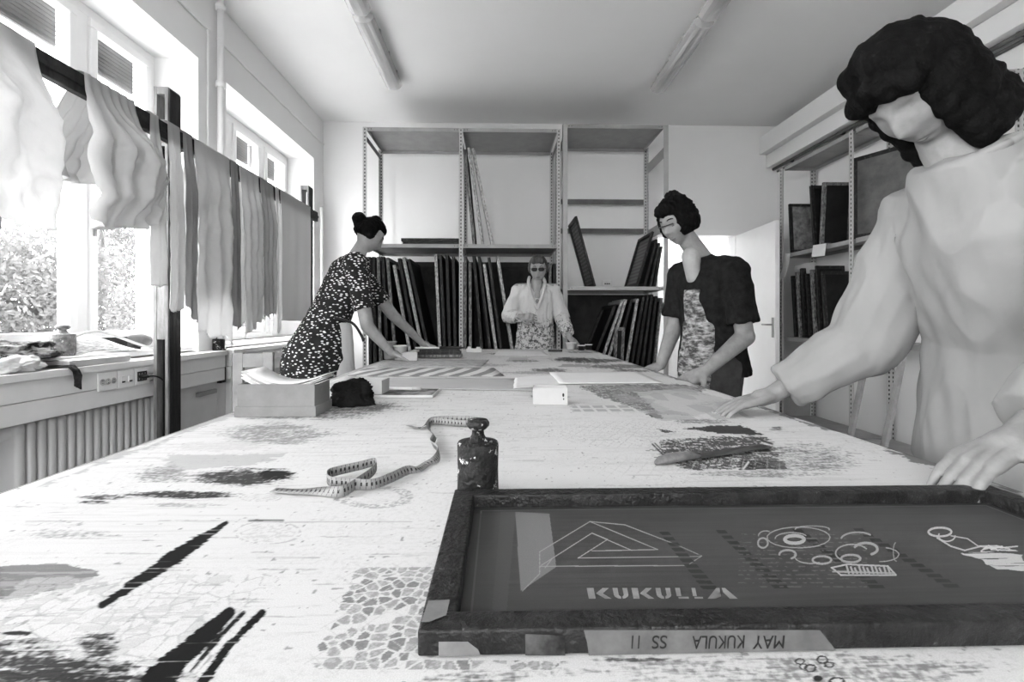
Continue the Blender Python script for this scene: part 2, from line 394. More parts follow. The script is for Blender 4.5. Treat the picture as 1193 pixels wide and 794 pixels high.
# ------------------------------------------------------------------ ceiling lamps
lamp_clear = clear_plastic('ribbed_diffuser', .45, .12)
def ceiling_lamp(x, y0, y1, label):
    t = thing('fluorescent_lamp', label, 'ceiling lamp', (x, (y0 + y1) / 2, ZC)); L = (y1 - y0)
    h = L / 2
    bm = B(); box(bm, (-.05, -h, -.045), (.05, h, 0), .006); obj('housing', bm, steel, t)
    bm = B()
    P = [(-.075, -.03), (-.078, -.055), (-.06, -.085), (-.03, -.097), (0, -.1), (.03, -.097), (.06, -.085), (.078, -.055), (.075, -.03)]
    n = len(P)
    rr = [[bm.verts.new((p[0] * s, y, -.03 + (p[1] + .03) * s)) for p in P] for y, s in ((-h - .02, .55), (-h, 1), (h, 1), (h + .02, .55))]
    for a, b in zip(rr, rr[1:]):
        for k in range(n - 1): bm.faces.new((a[k], a[k + 1], b[k + 1], b[k]))
    bm.faces.new(rr[0]); bm.faces.new(rr[-1])
    obj('diffuser', bm, lamp_clear, t)
    for s in (-1, 1):
        bm = B(); tube(bm, [(s * .03, -h + .03, -.065), (s * .03, h - .03, -.065)], .013, 12); obj('tube', bm, paper, t, True)
    for s in (-1, 1):
        for yy in (-h * .6, 0, h * .6):
            bm = B(); box(bm, (s * .074 - .006, yy - .012, -.06), (s * .074 + .006, yy + .012, -.02), .003); obj('clip', bm, steel, t)
for x, who in ((-1.01, 'left'), (1.54, 'right')):
    ceiling_lamp(x, 3.58, 4.62, 'far fluorescent ceiling lamp of the %s-hand row, nearer the shelves' % who)
    ceiling_lamp(x, 2.40, 3.50, 'near fluorescent ceiling lamp of the %s-hand row, cut by the top of the photo' % who)
# ------------------------------------------------------------------ drying rack
RX0, RX1, RZ = -1.79, -1.755, 2.145
t = thing('drying_rack', 'dark wooden drying rack of posts and one long rail by the windows', 'rack')
bm = B(); box(bm, (RX0, .3, RZ - .09), (RX1, 4.7, RZ), .004); box(bm, (RX1, .3, RZ - .055), (RX1 + .006, 4.7, RZ - .035), .002)
for yy in (.75, 2.73, 4.67): tube(bm, [(RX0 - .025, yy, RZ - .045), (RX0 + .004, yy, RZ - .045)], .02, 10)
obj('rail', bm, wood_dark, t)
for yp in (2.68, 4.62, .7):
    bm = B(); xa, xb = -1.893, -1.815; ya, yb = yp, yp + .10
    w = .017
    for (p, q) in (((xa, ya), (xa + w, yb)), ((xb - w, ya), (xb, yb))): box(bm, (p[0], p[1], 0), (q[0], q[1], 2.385), .002)
    for z0, z1 in ((0, .06), (1.0, 1.3), (2.06, 2.14), (2.345, 2.385)): box(bm, (xa + w, ya + .002, z0), (xb - w, yb - .002, z1), .002)
    pst = obj('post', bm, wood_rack, t)
    bm = B(); box(bm, (xb - .001, ya + .012, 0.0), (xb + .004, yb, 2.375), .001)
    box(bm, (xb + .004, ya + .03, 0.0), (xb + .006, ya + .038, 2.3)); box(bm, (xb + .004, ya + .065, 0.0), (xb + .006, ya + .073, 2.3))
    obj('side_board', bm, wood_dark, pst)
    bm = B(); box(bm, (xa + w, ya + .05, .06), (xb - w, ya + .06, 1.0)); box(bm, (xa + w, ya + .05, 1.3), (xb - w, ya + .06, 2.06))
    box(bm, (xa + .028, ya + .03, .06), (xa + .034, ya + .05, 1.0))
    obj('slot_back', bm, black_gap, pst)
    bm = B(); box(bm, (-2.0, yp, 0), (-1.6, yp + .1, .05), .005); obj('foot', bm, wood_rack, pst)
# cloths over the rail
def sm(x): x = min(max(x, 0), 1); return x * x * (3 - 2 * x)
def cloth(label, y0, y1, zf, zb, mat, amp=.03, freq=14, seed=0, pinch=1.0, crump=0, ragged=.02, slant=0, nu=None, off=0, swell=0, name='hanging_cloth', gather=0, res=.012, bottom_fn=None):
    nu = nu or max(14, int((y1 - y0) / res))
    top = RZ + .004 + off
    xb_, xf_ = RX0 - .006 - off, RX1 + .006 + off
    Lb = top - zb; Lf = top - zf; D = xf_ - xb_
    nb = max(2, int(Lb / res)); nf = max(4, int(Lf / res))
    vs = []; fs = []; yc = (y0 + y1) / 2
    rows = []
    for i in range(nb + 1): rows.append((-1, 1 - i / nb))
    for k in range(1, 5): rows.append((0, k / 5))
    for i in range(nf + 1): rows.append((1, i / nf))
    for side, q in rows:
        for j in range(nu + 1):
            u = j / nu; y = y0 + (y1 - y0) * u
            rag = ragged * (mn.noise(Vector((y * 9, seed, 1))) + .6 * mn.noise(Vector((y * 45, seed, 3))))
            if side == -1:
                d = q * (Lb + rag); x = xb_; z = top - d; s = -1
            elif side == 0:
                an = PI * q; x = (xb_ + xf_) / 2 - math.cos(an) * D / 2; z = top + math.sin(an) * .008; d = 0; s = 0
            else:
                extra = bottom_fn(u) if bottom_fn else 0
                d = q * (Lf + rag + slant * (u - .5) + extra); x = xf_; z = top - d; s = 1
            dn = sm(d / .35) if s else 0
            yy = yc + (y - yc) * (pinch + (1 - pinch) * dn)
            yy += gather * dn * mn.noise(Vector((u * 3, seed, d * 3)))
            f = .5 + .5 * math.sin(y * freq * 2 * PI / max(.2, (y1 - y0)) * .35 + seed + 1.3 * mn.noise(Vector((y * 4, d * 1.6, seed))) + 3 * u)
            f2 = .5 + .5 * mn.noise(Vector((y * 12, d * 2.2, seed + 5)))
            ox = (amp * f + amp * .8 * f2) * (.12 + .88 * dn)
            if crump:
                c1 = 1 - abs(mn.noise(Vector((y * 6, d * 4, seed + 9)))) * 2
                c2 = 1 - abs(mn.noise(Vector((y * 16, d * 13, seed + 19)))) * 2
                ox += crump * (c1 + .4 * c2) * dn
            ox += swell * math.sin(min(1, d / max(.01, Lf)) * PI) * dn * math.sin(PI * u)
            x += (s if zb < 2 or s > 0 else 0) * max(ox, 0)
            vs.append((x, yy, z))
    n = nu + 1
    for i in range(len(rows) - 1):
        for j in range(nu): a = i * n + j; fs.append((a, a + 1, a + n + 1, a + n))
    o = obj(name, (vs, fs), mat, None, True)
    md = o.modifiers.new('t', 'SOLIDIFY'); md.thickness = .0012; md.offset = 0
    tag(o, label, 'cloth', None)
    return o
cl_white = cloth_mat('white_muslin', .76, .5, bump=.5); cl_light = cloth_mat('light_muslin', .72, .5, bump=.5); cl_mid = cloth_mat('grey_linen', .55, .5, bump=.5); cl_dark = cloth_mat('dark_linen', .36, .45)
cl_sheet = cloth_mat('grey_sheet', .7, .5, .015, 3, .1)
cloth('large sheer white cloth bunched over the near end of the rail', 1.44, 1.9, 1.46, 1.9, cl_white, .05, 5, 1, .8, .035, .05, swell=.10, slant=.1, gather=.03)
cloth('crumpled off-white cloth folded over the rail left of the near post', 2.03, 2.37, 1.53, 1.75, cloth_mat('creased_cotton', .58, .42, bump=.6), .07, 14, 4, .8, .045, .03, swell=.08, slant=-.03, gather=.03, bottom_fn=lambda u: .03 * math.sin(u * 5))
cloth('narrow pale strip of cloth hanging just left of the near post', 2.43, 2.53, 1.28, 1.6, cl_mid, .02, 6, 7, .55, .008, .03, off=.0)
cloth('longest grey strip of cloth hanging in front of the near post', 2.56, 2.68, 1.16, 2.06, cl_mid, .02, 8, 11, .8, .008, .04, off=.004)
cloth('dark grey strip of cloth hanging at the right edge of the near post', 2.69, 2.78, 1.14, 2.06, cl_dark, .022, 8, 13, .85, .008, .04, slant=.1, off=.002)
cloth('wide pale cloth with torn hem right of the near post', 2.80, 3.16, 1.01, 1.25, cl_light, .02, 7, 17, 1, .014, .06, slant=.06, gather=.02)
cloth('dark narrow strip between two pale hanging cloths', 3.165, 3.26, 1.05, 1.2, cl_dark, .016, 6, 21, .9, .004, .06)
cloth('pale cloth with frayed hem hanging beyond the dark narrow strip', 3.27, 3.53, 1.04, 1.08, cl_light, .02, 8, 25, 1, .014, .05, slant=-.08)
cloth('grey creased strip hanging left of the thin white strip', 3.54, 3.77, 1.14, 1.1, cl_mid, .022, 9, 29, .9, .012, .04)
cloth('thin white torn strip beside the smooth grey sheet', 3.78, 3.86, 1.0, 1.0, cl_white, .014, 5, 31, .7, .004, .08)
cloth('smooth mid-grey sheet hanging flat at the far end of the rail', 3.88, 4.49, 1.10, .98, cl_sheet, .008, 6, 37, 1, 0, .004)
# ------------------------------------------------------------------ steel shelving
def upright(parent, x, y, z1, sx=1, sy=1, mat=None, w=.04):
    bm = B(); box(bm, (-w / 2, -.0015, 0), (w / 2, .0015, z1)); box(bm, (-w / 2, -.0015, 0), (-w / 2 + .003, .042, z1))
    o = obj('upright', bm, mat or perf, parent); o.location = (x, y, 0); o.scale = (sx, sy, 1); return o
def shelf_board(parent, x0, x1, y0, y1, z, mat=None, lip=.038):
    bm = B(); box(bm, (x0, y0, z - .004), (x1, y1, z)); box(bm, (x0, y0, z - lip), (x1, y0 + .002, z - .004)); box(bm, (x0, y1 - .002, z - lip), (x1, y1, z - .004))
    box(bm, (x0, y0, z - lip), (x0 + .002, y1, z - .004)); box(bm, (x1 - .002, y0, z - lip), (x1, y1, z - .004))
    box(bm, (x0 + .02, y0 + .002, z - lip), (x1 - .02, y0 + .014, z - lip + .002))
    o = obj('shelf_board', bm, mat or steel, parent)
    bm = B()
    for x in (x0 + .018, x0 + .045, x1 - .018, x1 - .045):
        for y in (y0 - .004, y1 + .004): tube(bm, [(x, y - .003, z - lip / 2), (x, y + .003, z - lip / 2)], .006, 6)
    obj('bolt', bm, steel_dark, o); return o
SY0, SY1 = 4.83, 5.50
ux = [atY(p, 300, SY0).x for p in (425, 537, 651)]
ZTOP = atY(500, 148.5, SY0).z
ZSH = atY(500, 284, SY0).z
t = thing('steel_shelving', 'tall grey punched-steel shelving of two bays, left of the plain-fronted unit', 'shelving')
for i, x in enumerate(ux):
    s = -1 if i == 2 else 1
    upright(t, x, SY0, ZTOP, s, 1); upright(t, x, SY1, ZTOP, s, -1)
for i in (0, 1):
    for z in (ZTOP, ZSH, .56, .1): shelf_board(t, ux[i] + .018, ux[i + 1] - .018, SY0 + .003, SY1 - .003, z)
bm = B()
for z in (ZTOP - .12, ):
    for x in ux: box(bm, (x - .002, SY0 + .03, z), (x + .002, SY1 - .03, z + .05))
obj('side_brace', bm, steel_dark, t)
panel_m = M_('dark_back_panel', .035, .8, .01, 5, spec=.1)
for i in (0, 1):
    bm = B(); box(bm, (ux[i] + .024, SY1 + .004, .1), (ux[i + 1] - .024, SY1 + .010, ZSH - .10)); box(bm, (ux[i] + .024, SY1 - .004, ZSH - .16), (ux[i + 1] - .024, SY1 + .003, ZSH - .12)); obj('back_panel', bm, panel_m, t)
t = thing('steel_shelving', 'tall grey shelving unit with plain flat front posts and dark back braces', 'shelving')
vx = [atY(p, 300, SY0).x for p in (658.3, 775.5)]
ZT2 = atY(700, 145, SY0).z; ZS2 = atY(700, 333.5, SY0).z
for i, x in enumerate(vx):
    bm = B(); box(bm, (-.024, -.002, 0), (.024, .002, ZT2), .001); box(bm, (-.024, -.002, 0) if i == 0 else (.021, -.002, 0), (-.021, .04, ZT2) if i == 0 else (.024, .04, ZT2))
    o = obj('upright', bm, steel_light, t); o.location = (x, SY0 - .01, 0)
    upright(t, x + (0 if i == 0 else -.0), SY1, ZT2, 1 if i == 0 else -1, -1, perf_b if 'perf_b' in globals() else perf, .045)
for z in (ZT2, ZS2, .46, .1): shelf_board(t, vx[0] + .022, vx[1] - .022, SY0 + .0, SY1 - .003, z, steel_light if z != ZT2 else steel)
bm = B()
for py in (235, 269):
    z = atY(700, py, SY1).z; box(bm, (vx[0] + .02, SY1 + .003, z - .03), (vx[1] - .02, SY1 + .008, z + .03))
obj('back_brace', bm, steel_dark, t)
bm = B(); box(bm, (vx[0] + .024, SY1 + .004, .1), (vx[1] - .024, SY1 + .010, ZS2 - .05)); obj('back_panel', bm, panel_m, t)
for dz in (.30, 1.06, 1.9):
    bm = B(); box(bm, (vx[1] + .012, SY0 + .03, ZT2 - dz), (vx[1] + .016, SY1 - .03, ZT2 - dz + .11)); obj('side_brace', bm, steel, t)
# ------------------------------------------------------------------ printing screens
fr_D = M_('frame_black_edge', .010, .55, scale=60, g2=.06, lo=.5, hi=.75, stretch=(1, 1, .4))
fr_G = M_('frame_grey_edge', .06, .5, scale=70, g2=.28, lo=.42, hi=.66, stretch=(1, 1, .4))
fr_L = M_('frame_spattered_light_edge', .10, .5, scale=80, g2=.5, lo=.36, hi=.6, stretch=(1, 1, .4))
mesh_D = M_('coated_mesh_dark', .012, .6, .006, 5, spec=.12)
mesh_G = M_('coated_mesh_grey', .09, .5, .03, 6, spec=.3)
def mesh_pattern():
    m = M_('mesh_with_dot_rows', .05, .5, .01, 6)
    nt = m.node_tree; bs = nt.nodes['Principled BSDF']; tc = nt.nodes.new('ShaderNodeTexCoord')
    mp = nt.nodes.new('ShaderNodeMapping'); mp.inputs['Scale'].default_value = (34, 1, 26); v = nt.nodes.new('ShaderNodeTexVoronoi')
    v.inputs['Randomness'].default_value = .25; v.inputs['Scale'].default_value = 1
    nt.links.new(tc.outputs['Object'], mp.inputs[0]); nt.links.new(mp.outputs[0], v.inputs['Vector'])
    r = nt.nodes.new('ShaderNodeValToRGB'); r.color_ramp.elements[0].position = .28; r.color_ramp.elements[1].position = .34
    r.color_ramp.elements[0].color = (.26, .26, .26, 1); r.color_ramp.elements[1].color = (.06, .06, .06, 1)
    nt.links.new(v.outputs['Distance'], r.inputs[0]); nt.links.new(r.outputs[0], bs.inputs['Base Color']); return m
mesh_P = mesh_pattern()
def lines_pattern():
    m = M_('mesh_with_ruled_lines', .05, .5, .01, 6)
    nt = m.node_tree; bs = nt.nodes['Principled BSDF']; tc = nt.nodes.new('ShaderNodeTexCoord')
    mp = nt.nodes.new('ShaderNodeMapping'); mp.inputs['Scale'].default_value = (1, 1, 15); v = nt.nodes.new('ShaderNodeTexWave')
    v.bands_direction = 'Z'; v.inputs['Scale'].default_value = .5; v.inputs['Distortion'].default_value = .3
    nt.links.new(tc.outputs['Object'], mp.inputs[0]); nt.links.new(mp.outputs[0], v.inputs['Vector'])
    r = nt.nodes.new('ShaderNodeValToRGB'); r.color_ramp.elements[0].color = (.05, .05, .05, 1); r.color_ramp.elements[1].color = (.13, .13, .13, 1)
    nt.links.new(v.outputs['Fac'], r.inputs[0]); nt.links.new(r.outputs[0], bs.inputs['Base Color']); return m
mesh_Q = lines_pattern()
FR = {'D': fr_D, 'G': fr_G, 'L': fr_L}
def screen(label, group, W, H, T=.03, kind='D', mm=None, rail=.035):
    t = thing('printing_screen', label, 'printing screen', (0, 0, 0), 0, group)
    bm = B(); ring(bm, W, H, rail, T, .003); obj('frame', bm, FR[kind], t)
    bm = B(); box(bm, (-W / 2 + rail - .003, -T / 2 + .002, rail - .003), (W / 2 - rail + .003, -T / 2 + .004, H - rail + .003)); obj('mesh', bm, mm or mesh_D, t)
    return t
ORD = ['leftmost', 'second from left', 'third from left', 'fourth from left', 'fifth from left', 'sixth from left', 'seventh from left', 'eighth from left', 'ninth from left', 'tenth from left', 'eleventh from left', 'twelfth from left', 'thirteenth from left', 'fourteenth from left']
DES = {'D': 'black-edged', 'G': 'grey-edged', 'L': 'pale paint-spattered'}
def row(items, zs, where, group, W=.58, Y=SY0 + .035, T=.03):
    n = len(items)
    for i, it in enumerate(items):
        xt, yt, xb, k = it[:4]; mm = it[4] if len(it) > 4 else None; yb = it[5] if len(it) > 5 else 408; w = it[6] if len(it) > 6 else W
        a = atY(xt, yt, Y); b = atY(xb, yb, Y); s = (a.x - b.x) / (a.z - b.z)
        x0 = b.x + s * (zs - b.z); ang = math.atan(s); H = (a.z - zs) / math.cos(ang)
        pos = ORD[i] if i < n - 1 or n < 3 else 'rightmost'
        o = screen('%s screen, %s of the row %s' % (DES[k], pos, where), group, w, H, T, k, mm)
        dz = abs(math.sin(ang)) * T / 2 + .001
        o.matrix_world = Matrix.Translation((x0, Y + w / 2, zs + dz)) @ Matrix.Rotation(ang, 4, 'Y') @ Matrix.Rotation(PI / 2, 4, 'Z')
row([(429.5, 299, 431, 'D'), (435, 299, 436.5, 'D'), (440.5, 299, 443, 'G'), (446, 299, 450.5, 'D'), (451, 300, 460, 'G'), (459, 309, 477, 'L'), (464.8, 301, 484.5, 'D'),
     (470, 300, 492, 'L'), (476, 302, 499, 'D'), (507.5, 296, 512.5, 'L'), (513, 297, 518, 'D'), (520.5, 297, 524, 'D'), (528, 299, 530.5, 'D')], .56,
    'in the lower left bay', 'screens in the lower left bay')
row([(542, 299, 541.5, 'G'), (547.5, 306, 548, 'G'), (552, 298, 561.5, 'D'), (558, 299, 571, 'D'), (564, 308, 578, 'L'), (569.5, 300, 584, 'D'), (579.5, 298, 597, 'L')], .56,
    'in the lower middle bay', 'screens in the lower middle bay')
row([(636, 309, 634, 'D'), (641, 307, 640.5, 'G'), (646, 307, 646.2, 'D')], .56, 'behind the woman in the white coat', 'screens behind the central woman')
row([(541.6, 174, 552, 'G', None, 284, .5), (546.2, 172, 562, 'L', None, 284, .5), (551, 173, 573.5, 'L', None, 284, .5)], ZSH, 'on the upper middle shelf', 'screens on the upper middle shelf', T=.03)
row([(671, 252, 693, 'D', mesh_P, 333, .5), (761, 270, 742.5, 'D', mesh_Q, 333, .5), (765.5, 279, 751.5, 'D', None, 333, .5), (768.5, 283, 758, 'D', None, 333, .5), (771, 287, 763, 'D', None, 333, .5)], ZS2,
    'on the shelf of the right unit', 'screens on the right unit shelf', T=.024)
row([(717, 356, 696, 'D'), (725, 351, 705.5, 'L'), (729.5, 349, 712, 'L'), (736, 349, 721, 'D'), (743, 348, 733, 'L'), (750, 346, 739, 'D'), (755, 345, 745, 'D'), (760, 343, 751, 'D'), (765, 345, 757.5, 'D'), (771, 347, 764.5, 'G')], .46,
    'in the bottom right bay', 'screens in the bottom right bay', W=.56, T=.026)
for k in range(2):
    o = screen(['upper black-edged printing screen of the pair lying flat on the upper left shelf', 'lower black-edged printing screen of the pair lying flat on the upper left shelf'][k], 'screens lying flat on the upper left shelf', .56, .58, .03, 'D')
    a = atY(466 + 2 * k, 284, SY0)
    o.matrix_world = Matrix.Translation((a.x, SY0 + .33, ZSH + .017 + (1 - k) * .034)) @ Matrix.Rotation(PI / 2, 4, 'Y') @ Matrix.Rotation(PI / 2, 4, 'Z')
# small open frame at the foot of the bottom right bay, small card on the shelf
o = screen('small empty grey frame leaning at the foot of the bottom right screens', None, .10, .42, .02, 'G', rail=.03)
o.matrix_world = Matrix.Translation((atY(720, 400, 4.70).x, 4.70, .62)) @ Matrix.Rotation(math.radians(10), 4, 'X') 
bm = B(); box(bm, (-.17, -.07, 0), (.2, .08, .61), .01); tag(obj('wooden_crate', bm, wood_dark, None, False, (1.19, 4.68, .0)), 'dark wooden crate on the floor before the right shelving unit', 'crate')
bm = B(); box(bm, (-.055, -.004, 0), (.055, .004, .10), .001); cd = obj('label_card', bm, paper, None, False, (atY(707.5, 333, 5.3).x, 5.3, ZS2)); cd.rotation_euler = (math.radians(-6), 0, 0)
tag(cd, 'small white label card standing on the right unit shelf', 'card')
bm = B(); 
for q in range(3): box(bm, (-.03 + q * .022, -.0055, .055), (-.014 + q * .022, -.0042, .07))
obj('printed_mark', bm, black_plastic, cd)
# ------------------------------------------------------------------ right-hand shelving
t = thing('steel_shelving', 'grey punched-steel shelving standing along the right-hand wall', 'shelving')
QX0, QX1 = 2.93, 3.25; QY = (2.93, 3.93, 4.92); QT = 2.68
for y in QY:
    upright(t, QX0, y, QT, 1, -1); upright(t, QX1, y, QT, -1, -1)
for a, b in zip(QY, QY[1:]):
    for z in (QT, 1.78, .93, .12): shelf_board(t, QX0 + .003, QX1 - .003, a + .006, b - .045, z, steel)
o = screen('small framed screen with pale sketch facing the room on the right wall shelving', None, .29, .50, .025, 'D', M_('pale_sketch_mesh', .16, .6, .1, 14), .03)
o.matrix_world = Matrix.Translation((3.085, 4.78, 1.785)) @ Matrix.Rotation(math.radians(-4), 4, 'X')
for k, (y, h, dl, ps) in enumerate([(4.45, .60, 'narrow dark screen behind the first upright of the right wall shelving', -5), (4.36, .58, 'dark screen with pale edge beside the narrow one on the right wall shelving', 4)]):
    o = screen(dl, None, .27, h, .028, 'DG'[k], None, .03)
    o.matrix_world = Matrix.Translation((3.09, y, 1.785)) @ Matrix.Rotation(math.radians(ps), 4, 'X')
o = screen('large dark screen standing askew on the right wall shelving', None, .56, .68, .03, 'D', mesh_G, .035)
o.matrix_world = Matrix.Translation((3.10, 3.72, 1.785)) @ Matrix.Rotation(math.radians(-66), 4, 'Z')
bm = B(); tube(bm, [(-.05, .02, .40), (-.03, .02, .47), (.03, .02, .48), (.06, .02, .40), (-.06, .02, .39)], .004, 6)
for k in range(7):
    o = screen('%s dark screen on the middle shelf of the right wall shelving' % ORD[k], 'screens on the middle shelf of the right wall', .27, .62 + .03 * (k % 3), .026, 'DGD'[k % 3], None, .03)
    o.matrix_world = Matrix.Translation((3.09, 4.74 - k * .075, .935)) @ Matrix.Rotation(math.radians(-5), 4, 'X')
for k, (y, px) in enumerate(((3.05, 0), (2.86, 0))):
    bm = B(); box(bm, (-.012, -.02, 0), (.012, .02, 1.9), .002)
    o = obj('wooden_lath', bm, M_('pale_lath', .3, .6, .05, 9), None, False, (2.47 + .02 * k, 3.40 - .28 * k, 0)); o.rotation_euler = (0, math.radians(12), 0)
    tag(o, ['long pale wooden lath leaning on the right wall shelving, farther of two', 'long pale wooden lath leaning on the right wall shelving, nearer of two'][k], 'lath')
def sheet(name, pts, mat, label, cat, th=.0015):
    """thin folded sheet through a strip of point pairs"""
    vs = []; fs = []
    for a, b in pts: vs += [a, b]
    for i in range(len(pts) - 1): fs.append((2 * i, 2 * i + 1, 2 * i + 3, 2 * i + 2))
    o = obj(name, (vs, fs), mat); md = o.modifiers.new('t', 'SOLIDIFY'); md.thickness = th; tag(o, label, cat); return o
sheet('folded_paper', [((2.915, 4.86, 1.79), (2.91, 4.74, 1.775)), ((2.905, 4.86, 1.64), (2.895, 4.74, 1.65)), ((2.85, 4.84, 1.50), (2.84, 4.72, 1.53))], paper, 'folded white paper hanging at the far upright of the right wall shelving', 'paper')
sheet('shelf_tag', [((2.918, 4.40, 1.80), (2.918, 4.22, 1.79)), ((2.905, 4.40, 1.69), (2.905, 4.22, 1.68))], paper, 'white written tag hanging from the right wall shelf edge', 'tag')
sheet('paper_stack', [((3.0, 4.82, 1.66), (3.0, 4.5, 1.66)), ((3.02, 4.82, 1.40), (3.02, 4.5, 1.40))], card_light, 'pale card sheet hanging under the right wall shelf', 'card')
# ------------------------------------------------------------------ numpy noise
def _h(ix, iy, s):
    n = (ix.astype(np.int64) * 374761393 + iy.astype(np.int64) * 668265263 + s * 1442695041) & 0xffffffff
    n = ((n ^ (n >> 13)) * 1274126177) & 0xffffffff
    return ((n ^ (n >> 16)) & 0xffff) / 65535.0
def vn(x, y, s=0):
    ix = np.floor(x); iy = np.floor(y); fx = x - ix; fy = y - iy; fx = fx * fx * (3 - 2 * fx); fy = fy * fy * (3 - 2 * fy)
    a = _h(ix, iy, s); b = _h(ix + 1, iy, s); c = _h(ix, iy + 1, s); d = _h(ix + 1, iy + 1, s)
    return a + (b - a) * fx + (c - a) * fy + (a - b - c + d) * fx * fy
def fbm(x, y, s=0, o=4):
    r = 0; a = .5; t = 0
    for k in range(o): r = r + a * vn(x * 2 ** k, y * 2 ** k, s + k); t += a; a *= .55
    return r / t
def voro(x, y, s=0):
    ix = np.floor(x); iy = np.floor(y); d1 = np.full(x.shape, 9.); d2 = np.full(x.shape, 9.); cid = np.zeros(x.shape)
    for i in (-1, 0, 1):
        for j in (-1, 0, 1):
            cx = ix + i; cy = iy + j; qx = cx + _h(cx, cy, s); qy = cy + _h(cx, cy, s + 7); d = np.hypot(x - qx, y - qy)
            nd2 = np.where(d < d1, d1, np.minimum(d2, d)); cid = np.where(d < d1, _h(cx, cy, s + 3), cid); d1 = np.minimum(d1, d); d2 = nd2
    return d1, d2, cid
def sst(e0, e1, x): t = np.clip((x - e0) / (e1 - e0), 0, 1); return t * t * (3 - 2 * t)
def segd(px, py, x0, y0, x1, y1):
    dx, dy = x1 - x0, y1 - y0; L = dx * dx + dy * dy + 1e-9; t = np.clip(((px - x0) * dx + (py - y0) * dy) / L, 0, 1)
    return np.hypot(px - x0 - t * dx, py - y0 - t * dy), t
def inpoly(px, py, P):
    ins = np.zeros(px.shape, bool); n = len(P)
    for i in range(n):
        x0, y0 = P[i]; x1, y1 = P[(i + 1) % n]
        if y0 == y1: continue
        c = ((y0 > py) != (y1 > py)) & (px < (x1 - x0) * (py - y0) / (y1 - y0) + x0); ins ^= c
    return ins
def topx(x, y, h):
    d = math.cos(TH) * y + math.sin(TH) * x; u = (x * math.cos(TH) - y * math.sin(TH)) / d
    return CX + F * u, HOR + F * h / d
def grid_obj(name, xs, ys, z, col, mat, parent):
    nx, ny = len(xs), len(ys); X, Y = np.meshgrid(xs, ys); Z = np.zeros_like(X) + z
    co = np.stack([X, Y, Z], -1).reshape(-1, 3).astype(np.float32)
    idx = np.arange(nx * ny).reshape(ny, nx); q = np.stack([idx[:-1, :-1], idx[:-1, 1:], idx[1:, 1:], idx[1:, :-1]], -1).reshape(-1).astype(np.int32)
    me = bpy.data.meshes.new(name); me.vertices.add(nx * ny); me.vertices.foreach_set('co', co.ravel())
    nf = len(q) // 4; me.loops.add(nf * 4); me.loops.foreach_set('vertex_index', q); me.polygons.add(nf)
    me.polygons.foreach_set('loop_start', np.arange(0, nf * 4, 4, dtype=np.int32)); me.update(calc_edges=True)
    a = me.color_attributes.new('Col', 'FLOAT_COLOR', 'POINT'); c = np.ones((nx * ny, 4), np.float32); c[:, :3] = col.reshape(-1, 1); a.data.foreach_set('color', c.ravel())
    me.materials.append(mat); o = bpy.data.objects.new(name, me); C.objects.link(o)
    if parent: o.parent = parent
    return o
# ------------------------------------------------------------------ printing table
TX0, TX1, TY0, TY1, TZ = -.745, .785, .08, 4.17, .85
tb = thing('printing_table', 'long white printing table with stained cloth cover down the middle of the room', 'table')
bm = B(); box(bm, (TX0, TY0, TZ - .05), (TX1, TY1, TZ - .004), .004); obj('tabletop', bm, wood_rack, tb)
bm = B(); box(bm, (TX0 - .012, TY0, TZ - .06), (TX0 - .001, TY1, TZ - .002), .003); box(bm, (TX1 + .001, TY0, TZ - .06), (TX1 + .012, TY1, TZ - .002), .003); obj('edge_strip', bm, M_('table_edge', .09, .6, .06, 14), tb)
for x in (TX0 + .08, TX1 - .08):
    for y in (.25, 1.5, 2.8, 4.05):
        bm = B(); box(bm, (x - .035, y - .035, 0), (x + .035, y + .035, TZ - .05), .004); obj('leg', bm, wood_dark, tb)
pyr = np.concatenate([np.linspace(406.6, 900, 700)]); ys = 560 * .26 / (pyr - 372)
ys = np.sort(np.concatenate([ys, [TY0, .17, .22, TY1]])); xs = np.linspace(TX0, TX1, 1050)
X, Y = np.meshgrid(xs, ys); PX, PY = topx(X, Y, .26)
rg = fbm(X * 60, Y * 60, 3) - .5; rgx = (fbm(X * 14, Y * 130, 5) - .5)
stre = fbm(X * 9, Y * 420, 11); stre2 = fbm(X * 30, Y * 260, 12); fine = fbm(X * 300, Y * 300, 13, 2)
col = .54 + .03 * (fbm(X * 3, Y * 3, 1) - .5)
def lay(mask, tone, k=1.0):
    global col
    m = np.clip(mask * k, 0, 1); col = col * (1 - m) + tone * m
lay(sst(.50, .74, stre) * sst(.35, .7, fbm(X * 2.3, Y * 5, 21)), .36, .45)
lay(sst(.62, .82, stre2) * sst(.45, .7, fbm(X * 4, Y * 7, 22)), .18, .4)
lay(sst(.5, .8, fine) * sst(.3, .6, fbm(X * 6, Y * 11, 24)), .36, .35)
lay(sst(.83, .87, fbm(X * 130, Y * 130, 23, 2)), .1, .6)
def P(pts, rag=6, edge=0): return inpoly(PX + rag * 2.2 * rgx * 2 + rag * rg, PY + rag * .5 * rg, pts).astype(float)
def stroke(x0, y0, x1, y1, w0, w1, tone=.02, rag=.6, dry=.75):
    d, t = segd(PX, PY, x0, y0, x1, y1); w = (w0 + (w1 - w0) * t)
    wn = w * (1 + rag * 1.6 * (fbm(X * 30, Y * 30, int(x0) + 31) - .5) + rag * .7 * (fbm(X * 20, Y * 420, int(x0) + 35) - .5) * 2)
    lay((1 - sst(-.8, .8, d - wn / 2)) * (1 - sst(dry - .08, dry + .04, stre) * .8), tone)
